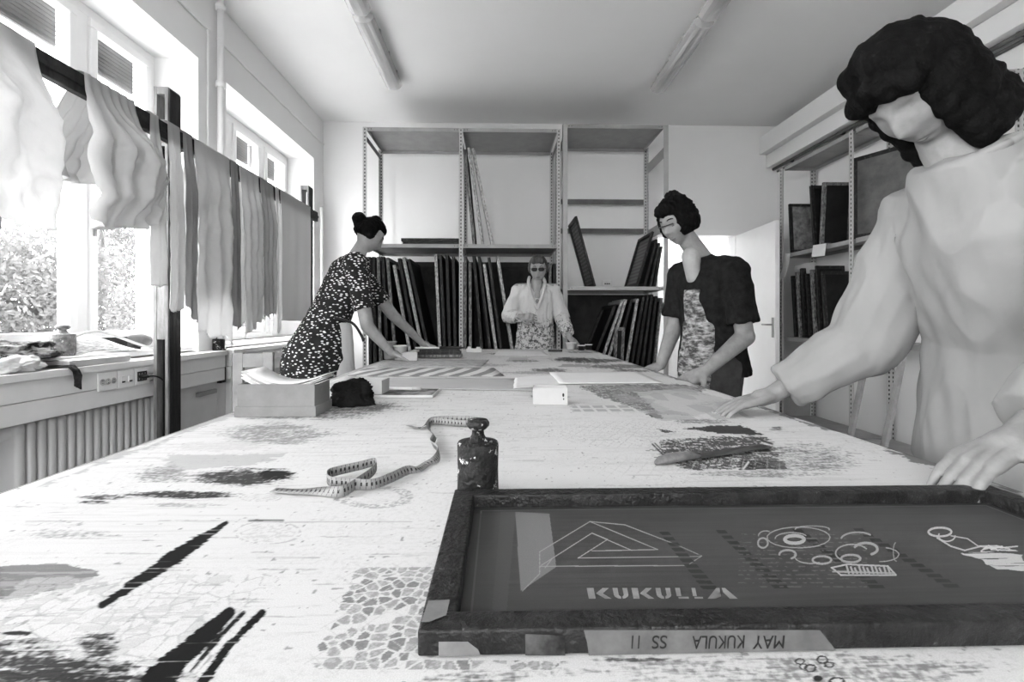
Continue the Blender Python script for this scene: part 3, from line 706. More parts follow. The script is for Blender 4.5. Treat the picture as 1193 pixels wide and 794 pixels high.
def smudge(cx, cy, rx, ry, tone, thr=.5, dens=1, seed=0, k=1.0):
    d = np.hypot((PX - cx) / rx, (PY - cy) / ry); e = 1 - sst(.45, 1.05, d + .5 * rgx * 2 * .5)
    I = np.nonzero(e > 0)
    n = fbm(X[I] * 60, Y[I] * 520, 40 + seed, 3) * .45 + fine[I] * .35 + fbm(X[I] * 16, Y[I] * 28, 41 + seed, 3) * .20
    m = np.clip(sst(thr - .06, thr + .24, n + .35 * (e[I] - 1) + .10 * dens) * k, 0, 1); col[I] = col[I] * (1 - m) + tone * m
# hatch marks and light print ghosts
def hatch(cx, cy, rx, ry, tone, k):
    d = np.hypot((PX - cx) / rx, (PY - cy) / ry); e = 1 - sst(.6, 1.0, d)
    a = np.abs(((X * 45 + Y * 26) % 1) - .5); b = np.abs(((X * 45 - Y * 26) % 1) - .5)
    lay(((a < .05) | (b < .05)) * e * (fine > .42), tone, k)
# left near
lay(P([(-5, 660), (70, 656), (118, 665), (98, 677), (52, 690), (-5, 700)], 10) * (.75 + .25 * (stre > .45)), .14, .9)
lay(P([(-400, 655), (0, 660), (0, 700), (-400, 690)], 8), .14, .85)
smudge(78, 622, 75, 9, .25, .55, 1, 1); smudge(60, 610, 60, 5, .4, .6, 1, 2)
lay(P([(196, 530), (335, 528), (300, 541), (240, 545), (190, 552)], 6), .30, .6)
smudge(275, 556, 62, 12, .05, .42, 1.6, 3); smudge(320, 552, 26, 8, .02, .40, 1.8, 4)
smudge(210, 576, 75, 6, .04, .42, 1.6, 5); smudge(120, 579, 40, 3.5, .05, .45, 1.5, 6); smudge(190, 552, 50, 14, .2, .52, 1.2, 7); smudge(110, 585, 25, 2.5, .05, .45, 1.5, 8)
smudge(215, 588, 60, 4, .3, .5, 1.3, 9)
for i in range(26):
    y = 590 + ((i * 37) % 130); x = 20 + (i * 83) % 430; smudge(x, y, 22 + (i * 13) % 40, 1.4, .25, .50, 1.2, 60 + i, .6)
stroke(30, 607, 480, 607.5, 1.3, 1.3, .35, .8, .55); stroke(300, 649, 372, 649, 1.6, 1.2, .25, .6, .6); stroke(290, 606, 330, 606, 2, 2, .08, .6)
stroke(60, 600, 300, 600, 1.5, 1, .45, .8, .5)
# crackle ghost
d1, d2, cid = voro(X * 62, Y * 50, 5)
reg = P([(30, 672), (330, 668), (300, 700), (270, 735), (235, 794), (-20, 800), (-30, 730)], 6)
lay((d2 - d1 < .07) * reg * (fine > .3), .3, .6); lay((cid > .62) * reg * (d2 - d1 > .07) * (stre > .4), .42, .6)
smudge(60, 790, 190, 34, .03, .46, 1.5, 11); smudge(10, 780, 120, 45, .05, .5, 1.3, 12); smudge(115, 752, 32, 22, .04, .46, 1.4, 13); smudge(20, 737, 26, 3, .03, .40, 1.8, 14)
stroke(88, 775, 140, 746, 12, 4, .04, .9, .45)
# dark brush strokes
stroke(118, 705, 205, 650, 9, 13, .012); stroke(205, 649, 264, 608, 15, 4, .012); stroke(190, 655, 235, 628, 13, 13, .012); stroke(150, 682, 205, 648, 10, 16, .012)
stroke(268, 713, 205, 770, 14, 26, .012, .35); stroke(205, 768, 180, 800, 26, 40, .012, .35)
stroke(284, 713, 255, 742, 5, 6, .015); stroke(255, 742, 222, 782, 6, 2, .015, .9)
stroke(306, 713, 268, 750, 8, 9, .012); stroke(268, 750, 232, 800, 9, 14, .012)
# rings and round ghosts
def dots_ell(cx, cy, rx, ry, fill=False):
    d = np.hypot((PX - cx) / rx, (PY - cy) / ry)
    if fill: lay((d < .85) * sst(.42, .6, fine), .42, .75)
    lay((np.abs(d - 1) < .05) * (fine > .45), .35, .8)
dots_ell(312, 620, 38, 13, True); dots_ell(304, 579, 24, 5, True); 
d = np.hypot((PX - 436) / 46, (PY - 578) / 14); lay((d < 1) * (d > .66) * (PY > 566) * sst(.4, .55, fine), .3, .8)
lay(P([(412, 613), (468, 613), (458, 634), (404, 634)], 5) * (fine > .42), .5, .6)
smudge(500, 632, 12, 3, .3, .5, 1.2, 15)
# lace-like ornament
reg = P([(418, 661), (512, 660), (500, 706), (487, 768), (660, 770), (640, 780), (366, 779), (372, 752), (398, 700)], 3)
d1, d2, cid = voro(X * 88, Y * 84, 9)
lay((d2 - d1 > .15) * (cid > .12) * reg * (.7 + .3 * (fine > .45)), .21, .8); lay((d2 - d1 > .16) * (cid > .8) * reg, .12, .6); lay((d2 - d1 < .05) * reg, .5, .8)
reg2 = P([(400, 655), (520, 655), (500, 700), (487, 775), (700, 778), (690, 784), (352, 784), (362, 752), (385, 700)], 3)
lay((np.abs(((X * 26 + Y * 30) % 1) - .5) < .02) * reg2, .42, .7); lay((np.abs(((X * 30 - Y * 22) % 1) - .5) < .02) * reg2, .42, .7)
# middle left
smudge(320, 505, 85, 17, .22, .47, 1.2, 16); smudge(350, 482, 110, 9, .18, .46, 1.3, 17); smudge(420, 474, 60, 9, .15, .44, 1.3, 18); smudge(258, 520, 80, 10, .45, .5, 1.1, 19)
smudge(420, 545, 30, 4, .4, .5, 1, 20)
for i in range(34):
    y = 478 + ((i * 29) % 120); x = 420 + (i * 97) % 560; smudge(x, y, 16 + (i * 11) % 30, 1.0, .3, .5, 1.2, 90 + i, .5)
# middle right prints
dark = P([(772, 513), (830, 508), (890, 508), (912, 538), (905, 545), (800, 547), (768, 530)], 9)
n9 = fbm(X * 70, Y * 200, 51) * .6 + fine * .4
lay(dark * sst(.36, .46, n9), .03, .9)
lay(P([(768, 516), (815, 510), (840, 528), (790, 535)], 8) * sst(.45, .6, n9), .06, .85)
lay(P([(862, 535), (915, 537), (918, 546), (862, 547)], 3), .03, .9)
smudge(940, 535, 90, 26, .15, .54, 1.2, 22); smudge(880, 552, 110, 5, .2, .5, 1.3, 23)
lay(P([(795, 499), (826, 496), (862, 495), (893, 507), (845, 505)], 4), .03, .95); lay(P([(766, 499), (790, 503), (774, 504)], 2), .07); lay(P([(752, 482), (765, 481), (775, 488), (760, 486)], 2), .08)
smudge(820, 491, 50, 4, .2, .48, 1.3, 24); stroke(760, 517, 778, 535, 1.8, 1.8, .05, .2); stroke(763, 516, 782, 535, 1.5, 1.5, .05, .2); stroke(866, 546, 872, 538, 2, 2, .6, .2)
stroke(872, 507, 900, 517, 2, 2, .06, .6); stroke(600, 524, 760, 524, 1, 1, .5, .5, .5); smudge(905, 499, 10, 3, .1, .45, 1.5, 25)
hatch(730, 505, 110, 20, .35, .7); hatch(800, 545, 140, 22, .4, .6)
band = P([(672, 449), (790, 447), (822, 452), (815, 460), (770, 458), (745, 462), (800, 484), (760, 482), (700, 462)], 4)
lay(band * (.45 + .55 * sst(.35, .5, n9)), .10, .85)
d1, d2, cid = voro(X * 18, Y * 9, 3); lay(P([(740, 456), (800, 452), (868, 470), (810, 484), (770, 482)], 2), .42, .8)
lay(P([(690, 450), (800, 448), (880, 487), (770, 490)], 3) * (cid > .6), .3, .55)
lay(P([(663, 472), (742, 470), (748, 479), (668, 480)], 2) * (((X * 26) % 1) > .25) * (((Y * 18) % 1) > .35), .3, .8)
smudge(850, 470, 60, 6, .35, .5, 1.1, 26); smudge(640, 462, 30, 5, .2, .45, 1.3, 27)
# far end prints
for i, (x, y, rx, ry, tn) in enumerate([(690, 420, 50, 3.5, .05), (665, 418, 26, 3, .04), (720, 427, 50, 3.5, .12), (610, 420, 26, 2, .2), (590, 412, 28, 1.8, .1), (640, 431, 28, 3, .1), (735, 432, 30, 2.5, .12), (560, 425, 45, 2.5, .3), (680, 410, 30, 1.5, .15), (620, 434, 50, 2, .3), (500, 422, 50, 3, .2), (470, 432, 40, 4, .35)]):
    smudge(x, y, rx, ry, tn, .42, 1.5, 140 + i, .9)
lay(P([(594, 416), (618, 416), (610, 419), (590, 419)], 1), .4); lay(P([(655, 424), (690, 424), (684, 427), (650, 427)], 1), .3)
# nearest strip in front of the screen
smudge(900, 780, 400, 30, .2, .56, 1.1, 28); smudge(560, 790, 90, 14, .15, .55, 1.1, 29); smudge(740, 768, 60, 3, .08, .5, 1.2, 30); smudge(952, 789, 6, 4, .03, .3, 2, 31)
for cx, cy, rx, ry in ((932, 770, 5, 3), (944, 778, 6, 4), (936, 776, 4, 3), (958, 768, 6, 4), (966, 774, 5, 3), (975, 793, 8, 4)):
    d = np.hypot((PX - cx) / rx, (PY - cy) / ry); lay(np.abs(d - 1) < .22, .05)
# worn borders along both long sides
lay((X < TX0 + .03 + .012 * rgx * 4) * sst(.40, .5, fbm(X * 30, Y * 6, 70)), .30, .7); lay((X > TX1 - .02 + .01 * rgx * 4) * sst(.45, .55, fbm(X * 30, Y * 14, 71)), .12, .85)
col = np.clip(col, .01, .6)
cover = grid_obj('printed_cover', xs, ys, TZ, col, attr_mat('stained_cover', .85, .04), tb)
# loose fabrics lying flat on the far half (px corners on the table plane)
def flat(name, pts, mat, label, cat='fabric', dz=.002, n=14, th=.002, wav=.002):
    P4 = [atZ(p[0], p[1], TZ + dz) for p in pts]; vs = []; fs = []
    for i in range(n + 1):
        for j in range(n + 1):
            u = i / n; v = j / n
            p = (P4[0] * (1 - u) + P4[1] * u) * (1 - v) + (P4[3] * (1 - u) + P4[2] * u) * v
            e = .006 * mn.noise(Vector((u * 9, v * 9, len(label))))
            p = p + Vector((e if i in (0, n) else 0, e if j in (0, n) else 0, wav * (mn.noise(Vector((p.x * 12, p.y * 12, 1))) + .5)))
            vs.append(p)
    for i in range(n):
        for j in range(n): a = i * (n + 1) + j; fs.append((a, a + 1, a + n + 2, a + n + 1))
    o = obj(name, (vs, fs), mat, None, True); md = o.modifiers.new('t', 'SOLIDIFY'); md.thickness = th; md.offset = 1 if False else 0
    return tag(o, label, cat)
flat('fabric_sheet', [(372, 452), (640, 455), (600, 441), (400, 440)], M_('pale_grey_fabric', .33, .9, .015, 6), 'plain pale grey fabric sheet lying across the left half of the table')
stripe_m = M_('striped_fabric', .6, .9)
nt = stripe_m.node_tree; bs = nt.nodes['Principled BSDF']; tc = nt.nodes.new('ShaderNodeTexCoord'); mp = nt.nodes.new('ShaderNodeMapping'); mp.inputs['Rotation'].default_value = (0, 0, .25)
wv = nt.nodes.new('ShaderNodeTexWave'); wv.bands_direction = 'X'; wv.inputs['Scale'].default_value = 3.4; wv.inputs['Distortion'].default_value = 2.2; wv.inputs['Detail'].default_value = 1; wv.inputs['Detail Scale'].default_value = .6
rp = nt.nodes.new('ShaderNodeValToRGB'); rp.color_ramp.elements[0].position = .42; rp.color_ramp.elements[1].position = .55; rp.color_ramp.elements[0].color = (.17, .17, .17, 1); rp.color_ramp.elements[1].color = (.5, .5, .5, 1)
nt.links.new(tc.outputs['Object'], mp.inputs[0]); nt.links.new(mp.outputs[0], wv.inputs['Vector']); nt.links.new(wv.outputs['Fac'], rp.inputs[0]); nt.links.new(rp.outputs[0], bs.inputs['Base Color'])
flat('striped_fabric', [(405, 438), (588, 438), (575, 428.5), (425, 429)], stripe_m, 'striped grey and white fabric lying beyond the plain grey sheet', 'fabric', .003)
flat('fabric_sheet', [(440, 427), (560, 427), (570, 419), (455, 419)], M_('mottled_fabric', .25, .9, scale=30, g2=.4), 'mottled grey fabric under the cups at the far left of the table', 'fabric', .003)
sheet_p = M_('print_paper', .6, .8, .02, 9)
flat('paper_sheet', [(652, 447), (772, 446), (742, 433), (640, 434)], sheet_p, 'large white paper sheet with turned corner on the right of the table', 'paper', .004)
flat('paper_sheet', [(598, 453), (660, 447), (650, 436), (600, 440)], sheet_p, 'small white paper sheet left of the large one', 'paper', .003)

flat('paper_sheet', [(575, 414), (640, 414), (632, 408.8), (580, 408.8)], sheet_p, 'white paper sheet at the far end before the woman in the coat', 'paper', .003)
# ------------------------------------------------------------------ near screen with the stencil
FX0, FX1, FY0, FY1, FZ = -.063, .707, .3705, .679, TZ + .001
FH = .0205
rail_m = M_('lacquered_frame', .010, .38, scale=38, g2=.026, lo=.42, hi=.72, spec=.22, bump=.35, bscale=160)
def worn(m, s, lo, hi, v):
    nt = m.node_tree; bs = nt.nodes['Principled BSDF']; src = bs.inputs['Base Color'].links[0].from_socket
    tc = nt.nodes.new('ShaderNodeTexCoord'); n = nt.nodes.new('ShaderNodeTexNoise'); n.inputs['Scale'].default_value = s; n.inputs['Detail'].default_value = 8; n.inputs['Roughness'].default_value = .75
    nt.links.new(tc.outputs['Object'], n.inputs['Vector']); r = nt.nodes.new('ShaderNodeValToRGB'); r.color_ramp.elements[0].position = lo; r.color_ramp.elements[1].position = hi
    nt.links.new(n.outputs['Fac'], r.inputs[0]); mx = nt.nodes.new('ShaderNodeMix'); mx.data_type = 'RGBA'
    nt.links.new(r.outputs[0], mx.inputs[0]); nt.links.new(src, mx.inputs[6]); mx.inputs[7].default_value = (v, v, v, 1); nt.links.new(mx.outputs[2], bs.inputs['Base Color'])
worn(rail_m, 75, .64, .72, .22)
sc = thing('printing_screen', 'large dark printing screen with stencilled letters lying flat in the foreground', 'printing screen', ((FX0 + FX1) / 2, FY0, FZ))
def L(x, y, z=0): return (x - (FX0 + FX1) / 2, y - FY0, z)
def rbox(a, b, bev=.0025):
    bm = B(); box(bm, L(a[0], a[1], a[2]), L(b[0], b[1], b[2]), bev, seg=3); return bm
rw = .0245
obj('rail', rbox((FX0, FY0, 0), (FX1, FY0 + rw, FH)), rail_m, sc, True)
obj('rail', rbox((FX0, FY1 - rw, 0), (FX1, FY1, FH)), rail_m, sc, True)
obj('rail', rbox((FX0, FY0 + rw - .001, 0), (FX0 + .028, FY1 - rw + .001, FH + .0004)), rail_m, sc, True)
obj('rail', rbox((FX1 - .028, FY0 + rw - .001, 0), (FX1, FY1 - rw + .001, FH + .0004)), rail_m, sc, True)
# membrane
xs = np.linspace(FX0 + .026, FX1 - .026, 1040); ys = np.linspace(FY0 + rw - .002, FY1 - rw + .002, 430)
X, Y = np.meshgrid(xs, ys); mz = .0035; PX, PY = topx(X, Y, CZ - FZ - mz)
fine = fbm(X * 300, Y * 300, 13, 2); stre = fbm(X * 9, Y * 300, 14); rgx = fbm(X * 14, Y * 90, 5) - .5; rg = fbm(X * 60, Y * 60, 3) - .5
n1 = fbm(X * 5, Y * 9, 80)
col = .05 + .03 * (n1 - .5) + .02 * (stre - .5)
d_in = np.minimum(np.minimum(X - xs[0], xs[-1] - X), np.minimum(Y - ys[0], ys[-1] - Y))
lay((d_in < .012 + .003 * rg), .03, .9)
lay(np.abs(d_in - .0125) < .0008, .22, .6)
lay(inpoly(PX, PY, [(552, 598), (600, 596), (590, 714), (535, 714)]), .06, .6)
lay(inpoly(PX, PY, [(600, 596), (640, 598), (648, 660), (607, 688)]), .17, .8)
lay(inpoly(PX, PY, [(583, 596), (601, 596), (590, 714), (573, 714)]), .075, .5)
def line(pts, w=1.1, tone=.26, k=.85, close=False):
    if close: pts = pts + [pts[0]]
    for a, b in zip(pts, pts[1:]):
        x0, x1 = min(a[0], b[0]) - 4, max(a[0], b[0]) + 4
        if (PX > x0).any(): lay(segd(PX, PY, a[0], a[1], b[0], b[1])[0] < w / 2, tone, k)
def pxl(zx, zy): return (480 + zx / 3.126, 540 + zy / 3.126)
for pl in ([(465, 320), (648, 210), (775, 222), (965, 295), (1055, 335), (1010, 365)], [(648, 210), (895, 312), (655, 317)], [(465, 320), (465, 373), (1000, 370)], [(470, 370), (655, 252), (800, 315)],
           [(605, 343), (712, 275), (655, 252)], [(605, 343), (1050, 337)], [(402, 463), (465, 400), (465, 373)], [(485, 378), (510, 345)]):
    line([pxl(*p) for p in pl])
def px5(zx, zy): return (820 + zx / 3.126, 540 + zy / 3.126)
def ell(cx, cy, rx, ry, a0=0, a1=360, w=1.2, tone=.26):
    pts = [px5(cx + rx * math.cos(math.radians(a)), cy + ry * math.sin(math.radians(a))) for a in np.linspace(a0, a1, 22)]
    line(pts, w, tone)
# four dark columns of block marks
for (xa, ya, xb, yb, n) in ((775, 621, 826, 684, 11), (841, 619, 909, 683, 11), (930, 618, 1021, 683, 12), (1001, 617, 1108, 682, 12)):
    for k in range(n):
        u = k / (n - 1); cx = xa + (xb - xa) * u; cy = ya + (yb - ya) * u; hw = 5.5 + 3.5 * u
        m = (np.abs(PX - cx - (PY - cy) * .9) < hw) & (np.abs(PY - cy) < 2.0); lay(m, .018, .9)
        m2 = (PX > cx + hw + 8) & (PX < cx + hw + 40) & (np.abs(PY - cy) < .8); lay(m2 * (fine > .5), .05, .6)
for i in range(14):
    y = 622 + i * 4.7; lay((np.abs(PY - y) < .7) * (PX > 860) * (PX < 1010) * (fine > .52), .14, .5)
# loose generic line sketches
ell(345, 268, 115, 38, 0, 360); ell(330, 275, 35, 14, 0, 360, 4, .32); ell(320, 272, 60, 22, 180, 330); ell(395, 238, 62, 12, 180, 370); ell(215, 288, 18, 18, 0, 360, 2); ell(225, 262, 26, 18, 180, 300)
ell(305, 330, 30, 16, 180, 420, 2.4); ell(560, 275, 60, 26, 190, 320, 2); ell(640, 330, 70, 26, -70, 90); ell(540, 325, 60, 32, 90, 330, 1.6); ell(590, 310, 42, 22, 200, 420, 3); ell(430, 350, 34, 14, 0, 360, 2.4)
ell(390, 335, 60, 28, 60, 200); ell(535, 345, 35, 14, 0, 360, 2.6); ell(700, 320, 10, 34, 80, 260, 1)
line([px5(*p) for p in ((465, 378), (520, 366), (670, 372), (700, 405), (500, 405), (465, 378))], 1.8, .38)
for q in range(11): line([px5(520 + q * 15, 372 + (q % 3) * 4), px5(528 + q * 15, 398)], 2.2, .35)
line([px5(470, 392), px5(690, 398)], 2, .3)
ell(860, 248, 42, 16, 0, 360, 2.4, .4); ell(885, 262, 30, 20, 0, 200, 1.5, .38); line([px5(*p) for p in ((850, 270), (900, 300), (950, 315), (1010, 300))], 1.8, .4); line([px5(*p) for p in ((900, 262), (960, 272), (1000, 300))], 1.4, .38)
lay(inpoly(PX + 14 * rgx, PY + 3 * rg, [px5(*p) for p in ((935, 325), (1040, 318), (1166, 330), (1166, 390), (1070, 385), (1010, 350))]) * (stre > .36), .5, .85)
lay(inpoly(PX + 20 * rgx, PY + 3 * rg, [px5(*p) for p in ((1000, 285), (1080, 295), (1150, 318), (1040, 312))]) * (stre > .45), .45, .8)
for q in range(9): line([px5(1010 + q * 9, 318 - (q * 7) % 22), px5(1030 + q * 14, 300 + (q * 5) % 20)], 1.6, .5)
col = np.clip(col, .01, .6)
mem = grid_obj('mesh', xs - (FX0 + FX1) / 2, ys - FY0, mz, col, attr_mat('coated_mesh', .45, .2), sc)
# stencilled lettering on the mesh
LT = {'K': [[(0, 0), (.32, 0), (.32, 1), (0, 1)], [(.38, .5), (.74, 1), (1.04, 1), (.70, .5), (1.06, 0), (.76, 0)]],
      'U': [[(0, 1), (.34, 1), (.34, .34), (.46, .2), (.46, 0), (.26, .02), (.06, .18), (0, .34)], [(.56, 0), (.74, .04), (.94, .2), (1, .34), (1, 1), (.68, 1), (.68, .34), (.56, .2)]],
      'L': [[(0, .24), (.32, .24), (.32, 1), (0, 1)], [(.1, 0), (.8, 0), (.8, .18), (.1, .18)]],
      'A': [[(-.05, 0), (.24, 0), (.3, .22), (.46, .22), (.46, .4), (.36, .4), (.46, .75), (.46, 1), (.34, 1)], [(.54, 1), (.66, 1), (1.05, 0), (.76, 0), (.56, .6)]]}
bm = B(); h_ = CZ - FZ - mz
for ch, xa, xb in (('K', 686, 711), ('U', 716, 733), ('K', 738, 761), ('U', 766, 783), ('L', 789, 806), ('L', 808, 822), ('A', 826, 858)):
    for pl in LT[ch]:
        vs = []
        for u, v in pl:
            py = 697 - v * 12.5; p = atZ(xa + (xb - xa) * u - v * 2.5, py, FZ + mz + .0003); vs.append(bm.verts.new(L(p.x, p.y, p.z - FZ)))
        f = bm.faces.new(vs)
bmesh.ops.triangulate(bm, faces=bm.faces)
lm = M_('stencil_opening', .21, .7, .04, 60)
lo_ = obj('lettering', bm, lm, sc)
# label tape on the front rail and light worn tape patches
tape_m = M_('paper_tape', .10, .6, .03, 20, bump=.05)
def fr(px, py, off=.0006): p = atY(px, py, FY0 - off); return L(p.x, p.y, p.z - FZ)
def front_poly(pts, off=.0006, th=.0005):
    bm = B(); a = [bm.verts.new(fr(x, y, off)) for x, y in pts]; b = [bm.verts.new(fr(x, y, off - th)) for x, y in pts]
    bm.faces.new(a); bm.faces.new(b[::-1]); n = len(a)
    for k in range(n): bm.faces.new((a[k], a[(k + 1) % n], b[(k + 1) % n], b[k]))
    return bm
lt = obj('label_tape', front_poly([(680, 733.5), (955, 733.5), (974, 757), (686, 763), (684, 748)]), tape_m, sc); lt['label'] = 'grey paper tape with handwriting upside down'
obj('tape_patch', front_poly([(511, 747), (545, 747), (557, 756), (560, 763), (511, 764)]), M_('pale_tape', .14, .6, .04, 20), sc)
obj('tape_patch', front_poly([(612, 738), (658, 740), (658, 763), (612, 763)]), M_('dark_tape', .04, .4, .05, 30), sc)
bm = B(); P4 = [atZ(x, y, FZ + FH + .0012) for x, y in ((499, 699), (524, 698), (520, 716), (500, 724), (491, 724))]
f = bm.faces.new([bm.verts.new(L(p.x, p.y, p.z - FZ)) for p in P4]); obj('tape_patch', bm, M_('pale_tape', .14, .6, .04, 20), sc)
def text_mesh(name, body, size, mat, parent, M, off=0, shear=0):
    cu = bpy.data.curves.new(name, 'FONT'); cu.body = body; cu.size = size; cu.offset = off; cu.shear = shear; cu.extrude = .0001; cu.align_x = 'CENTER'
    o = bpy.data.objects.new(name, cu); C.objects.link(o); bpy.context.view_layer.update()
    me = bpy.data.meshes.new_from_object(o.evaluated_get(bpy.context.evaluated_depsgraph_get())); bpy.data.objects.remove(o)
    me.materials.clear(); me.materials.append(mat); q = bpy.data.objects.new(name, me); C.objects.link(q); q.parent = parent; q.matrix_local = M; return q
ink = M_('black_ink', .015, .5, .003, 5)
for wd, pcx, pw in (('MAY', 897, 38), ('KUKULA', 838, 62), ('SS', 769, 18), ('11', 741, 10)):
    c = fr(pcx, 741, .0012)
    q = text_mesh('handwriting', wd, .0145, ink, lt, Matrix.Translation(c) @ Matrix.Rotation(PI, 4, 'Y') @ Matrix.Rotation(PI / 2, 4, 'X'), 0, .1)
    wd_ = q.dimensions.x or .03; q.scale.x = pw / 560 * FY0 / wd_
    q.location.z = c[2] + .0005
# ------------------------------------------------------------------ weights
iron = M_('painted_cast_iron', .008, .6, scale=45, g2=.022, lo=.45, hi=.7, bump=.6, bscale=130, spec=.25); worn(iron, 34, .585, .61, .55)
iron_l = M_('grey_cast_iron', .12, .5, scale=45, g2=.3, lo=.4, hi=.7, bump=.5, bscale=120); worn(iron_l, 60, .6, .63, .75)
def weight(label, loc, r, h, mat):
    t = thing('iron_weight', label, 'weight', loc)
    bm = B(); hb = h * .70
    lathe(bm, [(0, 0), (r * .93, 0), (r, r * .06), (r * .98, hb * .5), (r, hb - r * .08), (r * .95, hb), (r * .5, hb + r * .05), (0, hb + r * .05)], 40); obj('body', bm, mat, t, True)
    bm = B(); lathe(bm, [(r * .6, hb + r * .02), (r * .42, hb + r * .12), (r * .30, hb + r * .35), (r * .28, hb + r * .55), (r * .40, h - r * .5), (r * .54, h - r * .35), (r * .56, h - r * .2), (r * .46, h - r * .06), (r * .2, h), (0, h)], 36)
    obj('knob', bm, mat, t, True); return t
weight('dark paint-chipped iron weight at the left far corner of the near screen', (-.032, .7125, TZ), .0305, .114, iron)
p = atX(73, 416, -2.17); weight('grey iron weight with rough knob on the window sill', (-2.17, p.y, ZS), .052, .155, iron_l)
p = atX(251.5, 410, -2.02); weight('small dark iron weight on the sill right of the near rack post', (-2.0, p.y, .892), .038, .115, iron)
# ------------------------------------------------------------------ tape measure
tape_g = M_('tape_ribbon', .22, .55, .02, 8, spec=.4)
def ribbon(bm, pts, w, lay_=None):
    """pts: list of (pos, updir) ; ribbon of width w along updir"""
    a = [(bm.verts.new(Vector(p) - Vector(u).normalized() * w / 2), bm.verts.new(Vector(p) + Vector(u).normalized() * w / 2)) for p, u in pts]
    for x, y in zip(a, a[1:]): bm.faces.new((x[0], y[0], y[1], x[1]))
def smooth_pts(K, n=10):
    out = []
    for i in range(len(K) - 1):
        k0 = K[max(i - 1, 0)]; k1 = K[i]; k2 = K[i + 1]; k3 = K[min(i + 2, len(K) - 1)]
        for j in range(n):
            t = j / n; out.append(tuple(.5 * ((2 * np.array(k1)) + (-np.array(k0) + np.array(k2)) * t + (2 * np.array(k0) - 5 * np.array(k1) + 4 * np.array(k2) - np.array(k3)) * t * t + (-np.array(k0) + 3 * np.array(k1) - 3 * np.array(k2) + np.array(k3)) * t ** 3)))
    out.append(tuple(K[-1])); return out
tm_ = thing('tape_measure', 'long twisted tape measure lying loosely on the cloth left of the iron weight', 'tape measure')
# keys: px, py (lower edge on table), lift of ribbon axis, up vector tilt (0 flat .. 1 upright)
def K_(px, py, tilt, zz=0.0):
    p = atZ(px, py, TZ + .003); return (p.x, p.y, TZ + .0035 + tilt * .0075 + zz, tilt)
keys = [K_(318, 571, .05), K_(345, 573, .1), K_(372, 574, .35), K_(398, 577, .8), K_(418, 566, .9), K_(436, 555, .95, .004), K_(437, 547, .9, .006), K_(420, 549, .9, .003), K_(396, 553, 1), K_(382, 558, 1), K_(384, 566, 1), K_(402, 568, .95), K_(432, 569, .85), K_(455, 561, .8), K_(474, 551, .6), K_(487, 548, .3), K_(497, 541, .15),
        K_(508, 537, .5), K_(511, 528, .8), K_(503, 519, .7), K_(506, 510, .6), K_(500, 503, .5), K_(500, 497, .7), K_(506, 494, .9), K_(540, 497, 1), K_(560, 496, 1), K_(550, 492, 1), K_(505, 492, .9), K_(490, 499, .3), K_(476, 496, .1)]
sp_ = smooth_pts(keys, 10); bm = B(); pr = []
pts_ = [Vector(s[:3]) for s in sp_]
for i, s in enumerate(sp_):
    t_ = (pts_[min(i + 1, len(pts_) - 1)] - pts_[max(i - 1, 0)]); t_.z = 0
    t_ = t_.normalized() if t_.length > 1e-6 else Vector((1, 0, 0)); side = Vector((-t_.y, t_.x, 0)); k = min(max(s[3], 0), 1)
    pr.append((pts_[i], side * (1 - k) + Vector((0, 0, 1)) * k))
ribbon(bm, pr, .0155); o = obj('ribbon', bm, tape_g, tm_, True); md = o.modifiers.new('t', 'SOLIDIFY'); md.thickness = .0006; md.offset = 0
bm = B(); acc = 0
for i in range(len(pr) - 1):
    a, ua = pr[i]; b, ub = pr[i + 1]; acc += (b - a).length
    if acc > .006 and (b - a).length > 1e-5:
        big = int(i / 3) % 4; acc = 0; d = (b - a).normalized(); u = ua.normalized(); nrm = d.cross(u).normalized()
        for sgn in (1, -1):
            c0 = a + nrm * .00055 * sgn
            for (lo, hi, wd) in ((-.0072, -.003, .0007), (.0035, .0072, .0007), (-.0025, .0028, .003)):
                quad(bm, c0 + u * lo, c0 + u * lo + d * wd, c0 + u * hi + d * wd, c0 + u * hi)
obj('printed_scale', bm, ink, tm_)
# ------------------------------------------------------------------ boxes and small things on the table
def open_box(name, label, cat, loc, rz, W, D, H, th, mat, lid=0, notch=0):
    t = thing(name, label, cat, loc, rz)
    bm = B()
    box(bm, (-W / 2, -D / 2, 0), (W / 2, D / 2, th))
    box(bm, (-W / 2, -D / 2, th), (W / 2, -D / 2 + th, H)); box(bm, (-W / 2, D / 2 - th, th), (W / 2, D / 2, H)); box(bm, (-W / 2, -D / 2 + th, th), (-W / 2 + th, D / 2 - th, H)); box(bm, (W / 2 - th, -D / 2 + th, th), (W / 2, D / 2 - th, H))
    obj('body', bm, mat, t); return t
p = atZ(274, 486, TZ); q = atZ(366, 486, TZ)
cw = q.x - p.x
t = open_box('cardboard_box', 'grey cardboard box full of papers at the left edge of the table', 'box', ((p.x + q.x) / 2, p.y + .062, TZ + .001), 0, cw - .006, .114, .086, .003, card)
bm = B(); w2 = cw / 2 + .002; box(bm, (-w2, -.062, 0), (w2, -.0575, .027)); box(bm, (-w2, .0575, 0), (w2, .062, .027)); box(bm, (-w2, -.0575, 0), (-w2 + .003, .0575, .027)); box(bm, (w2 - .003, -.0575, 0), (w2, .0575, .027))
obj('lid', bm, card, t)
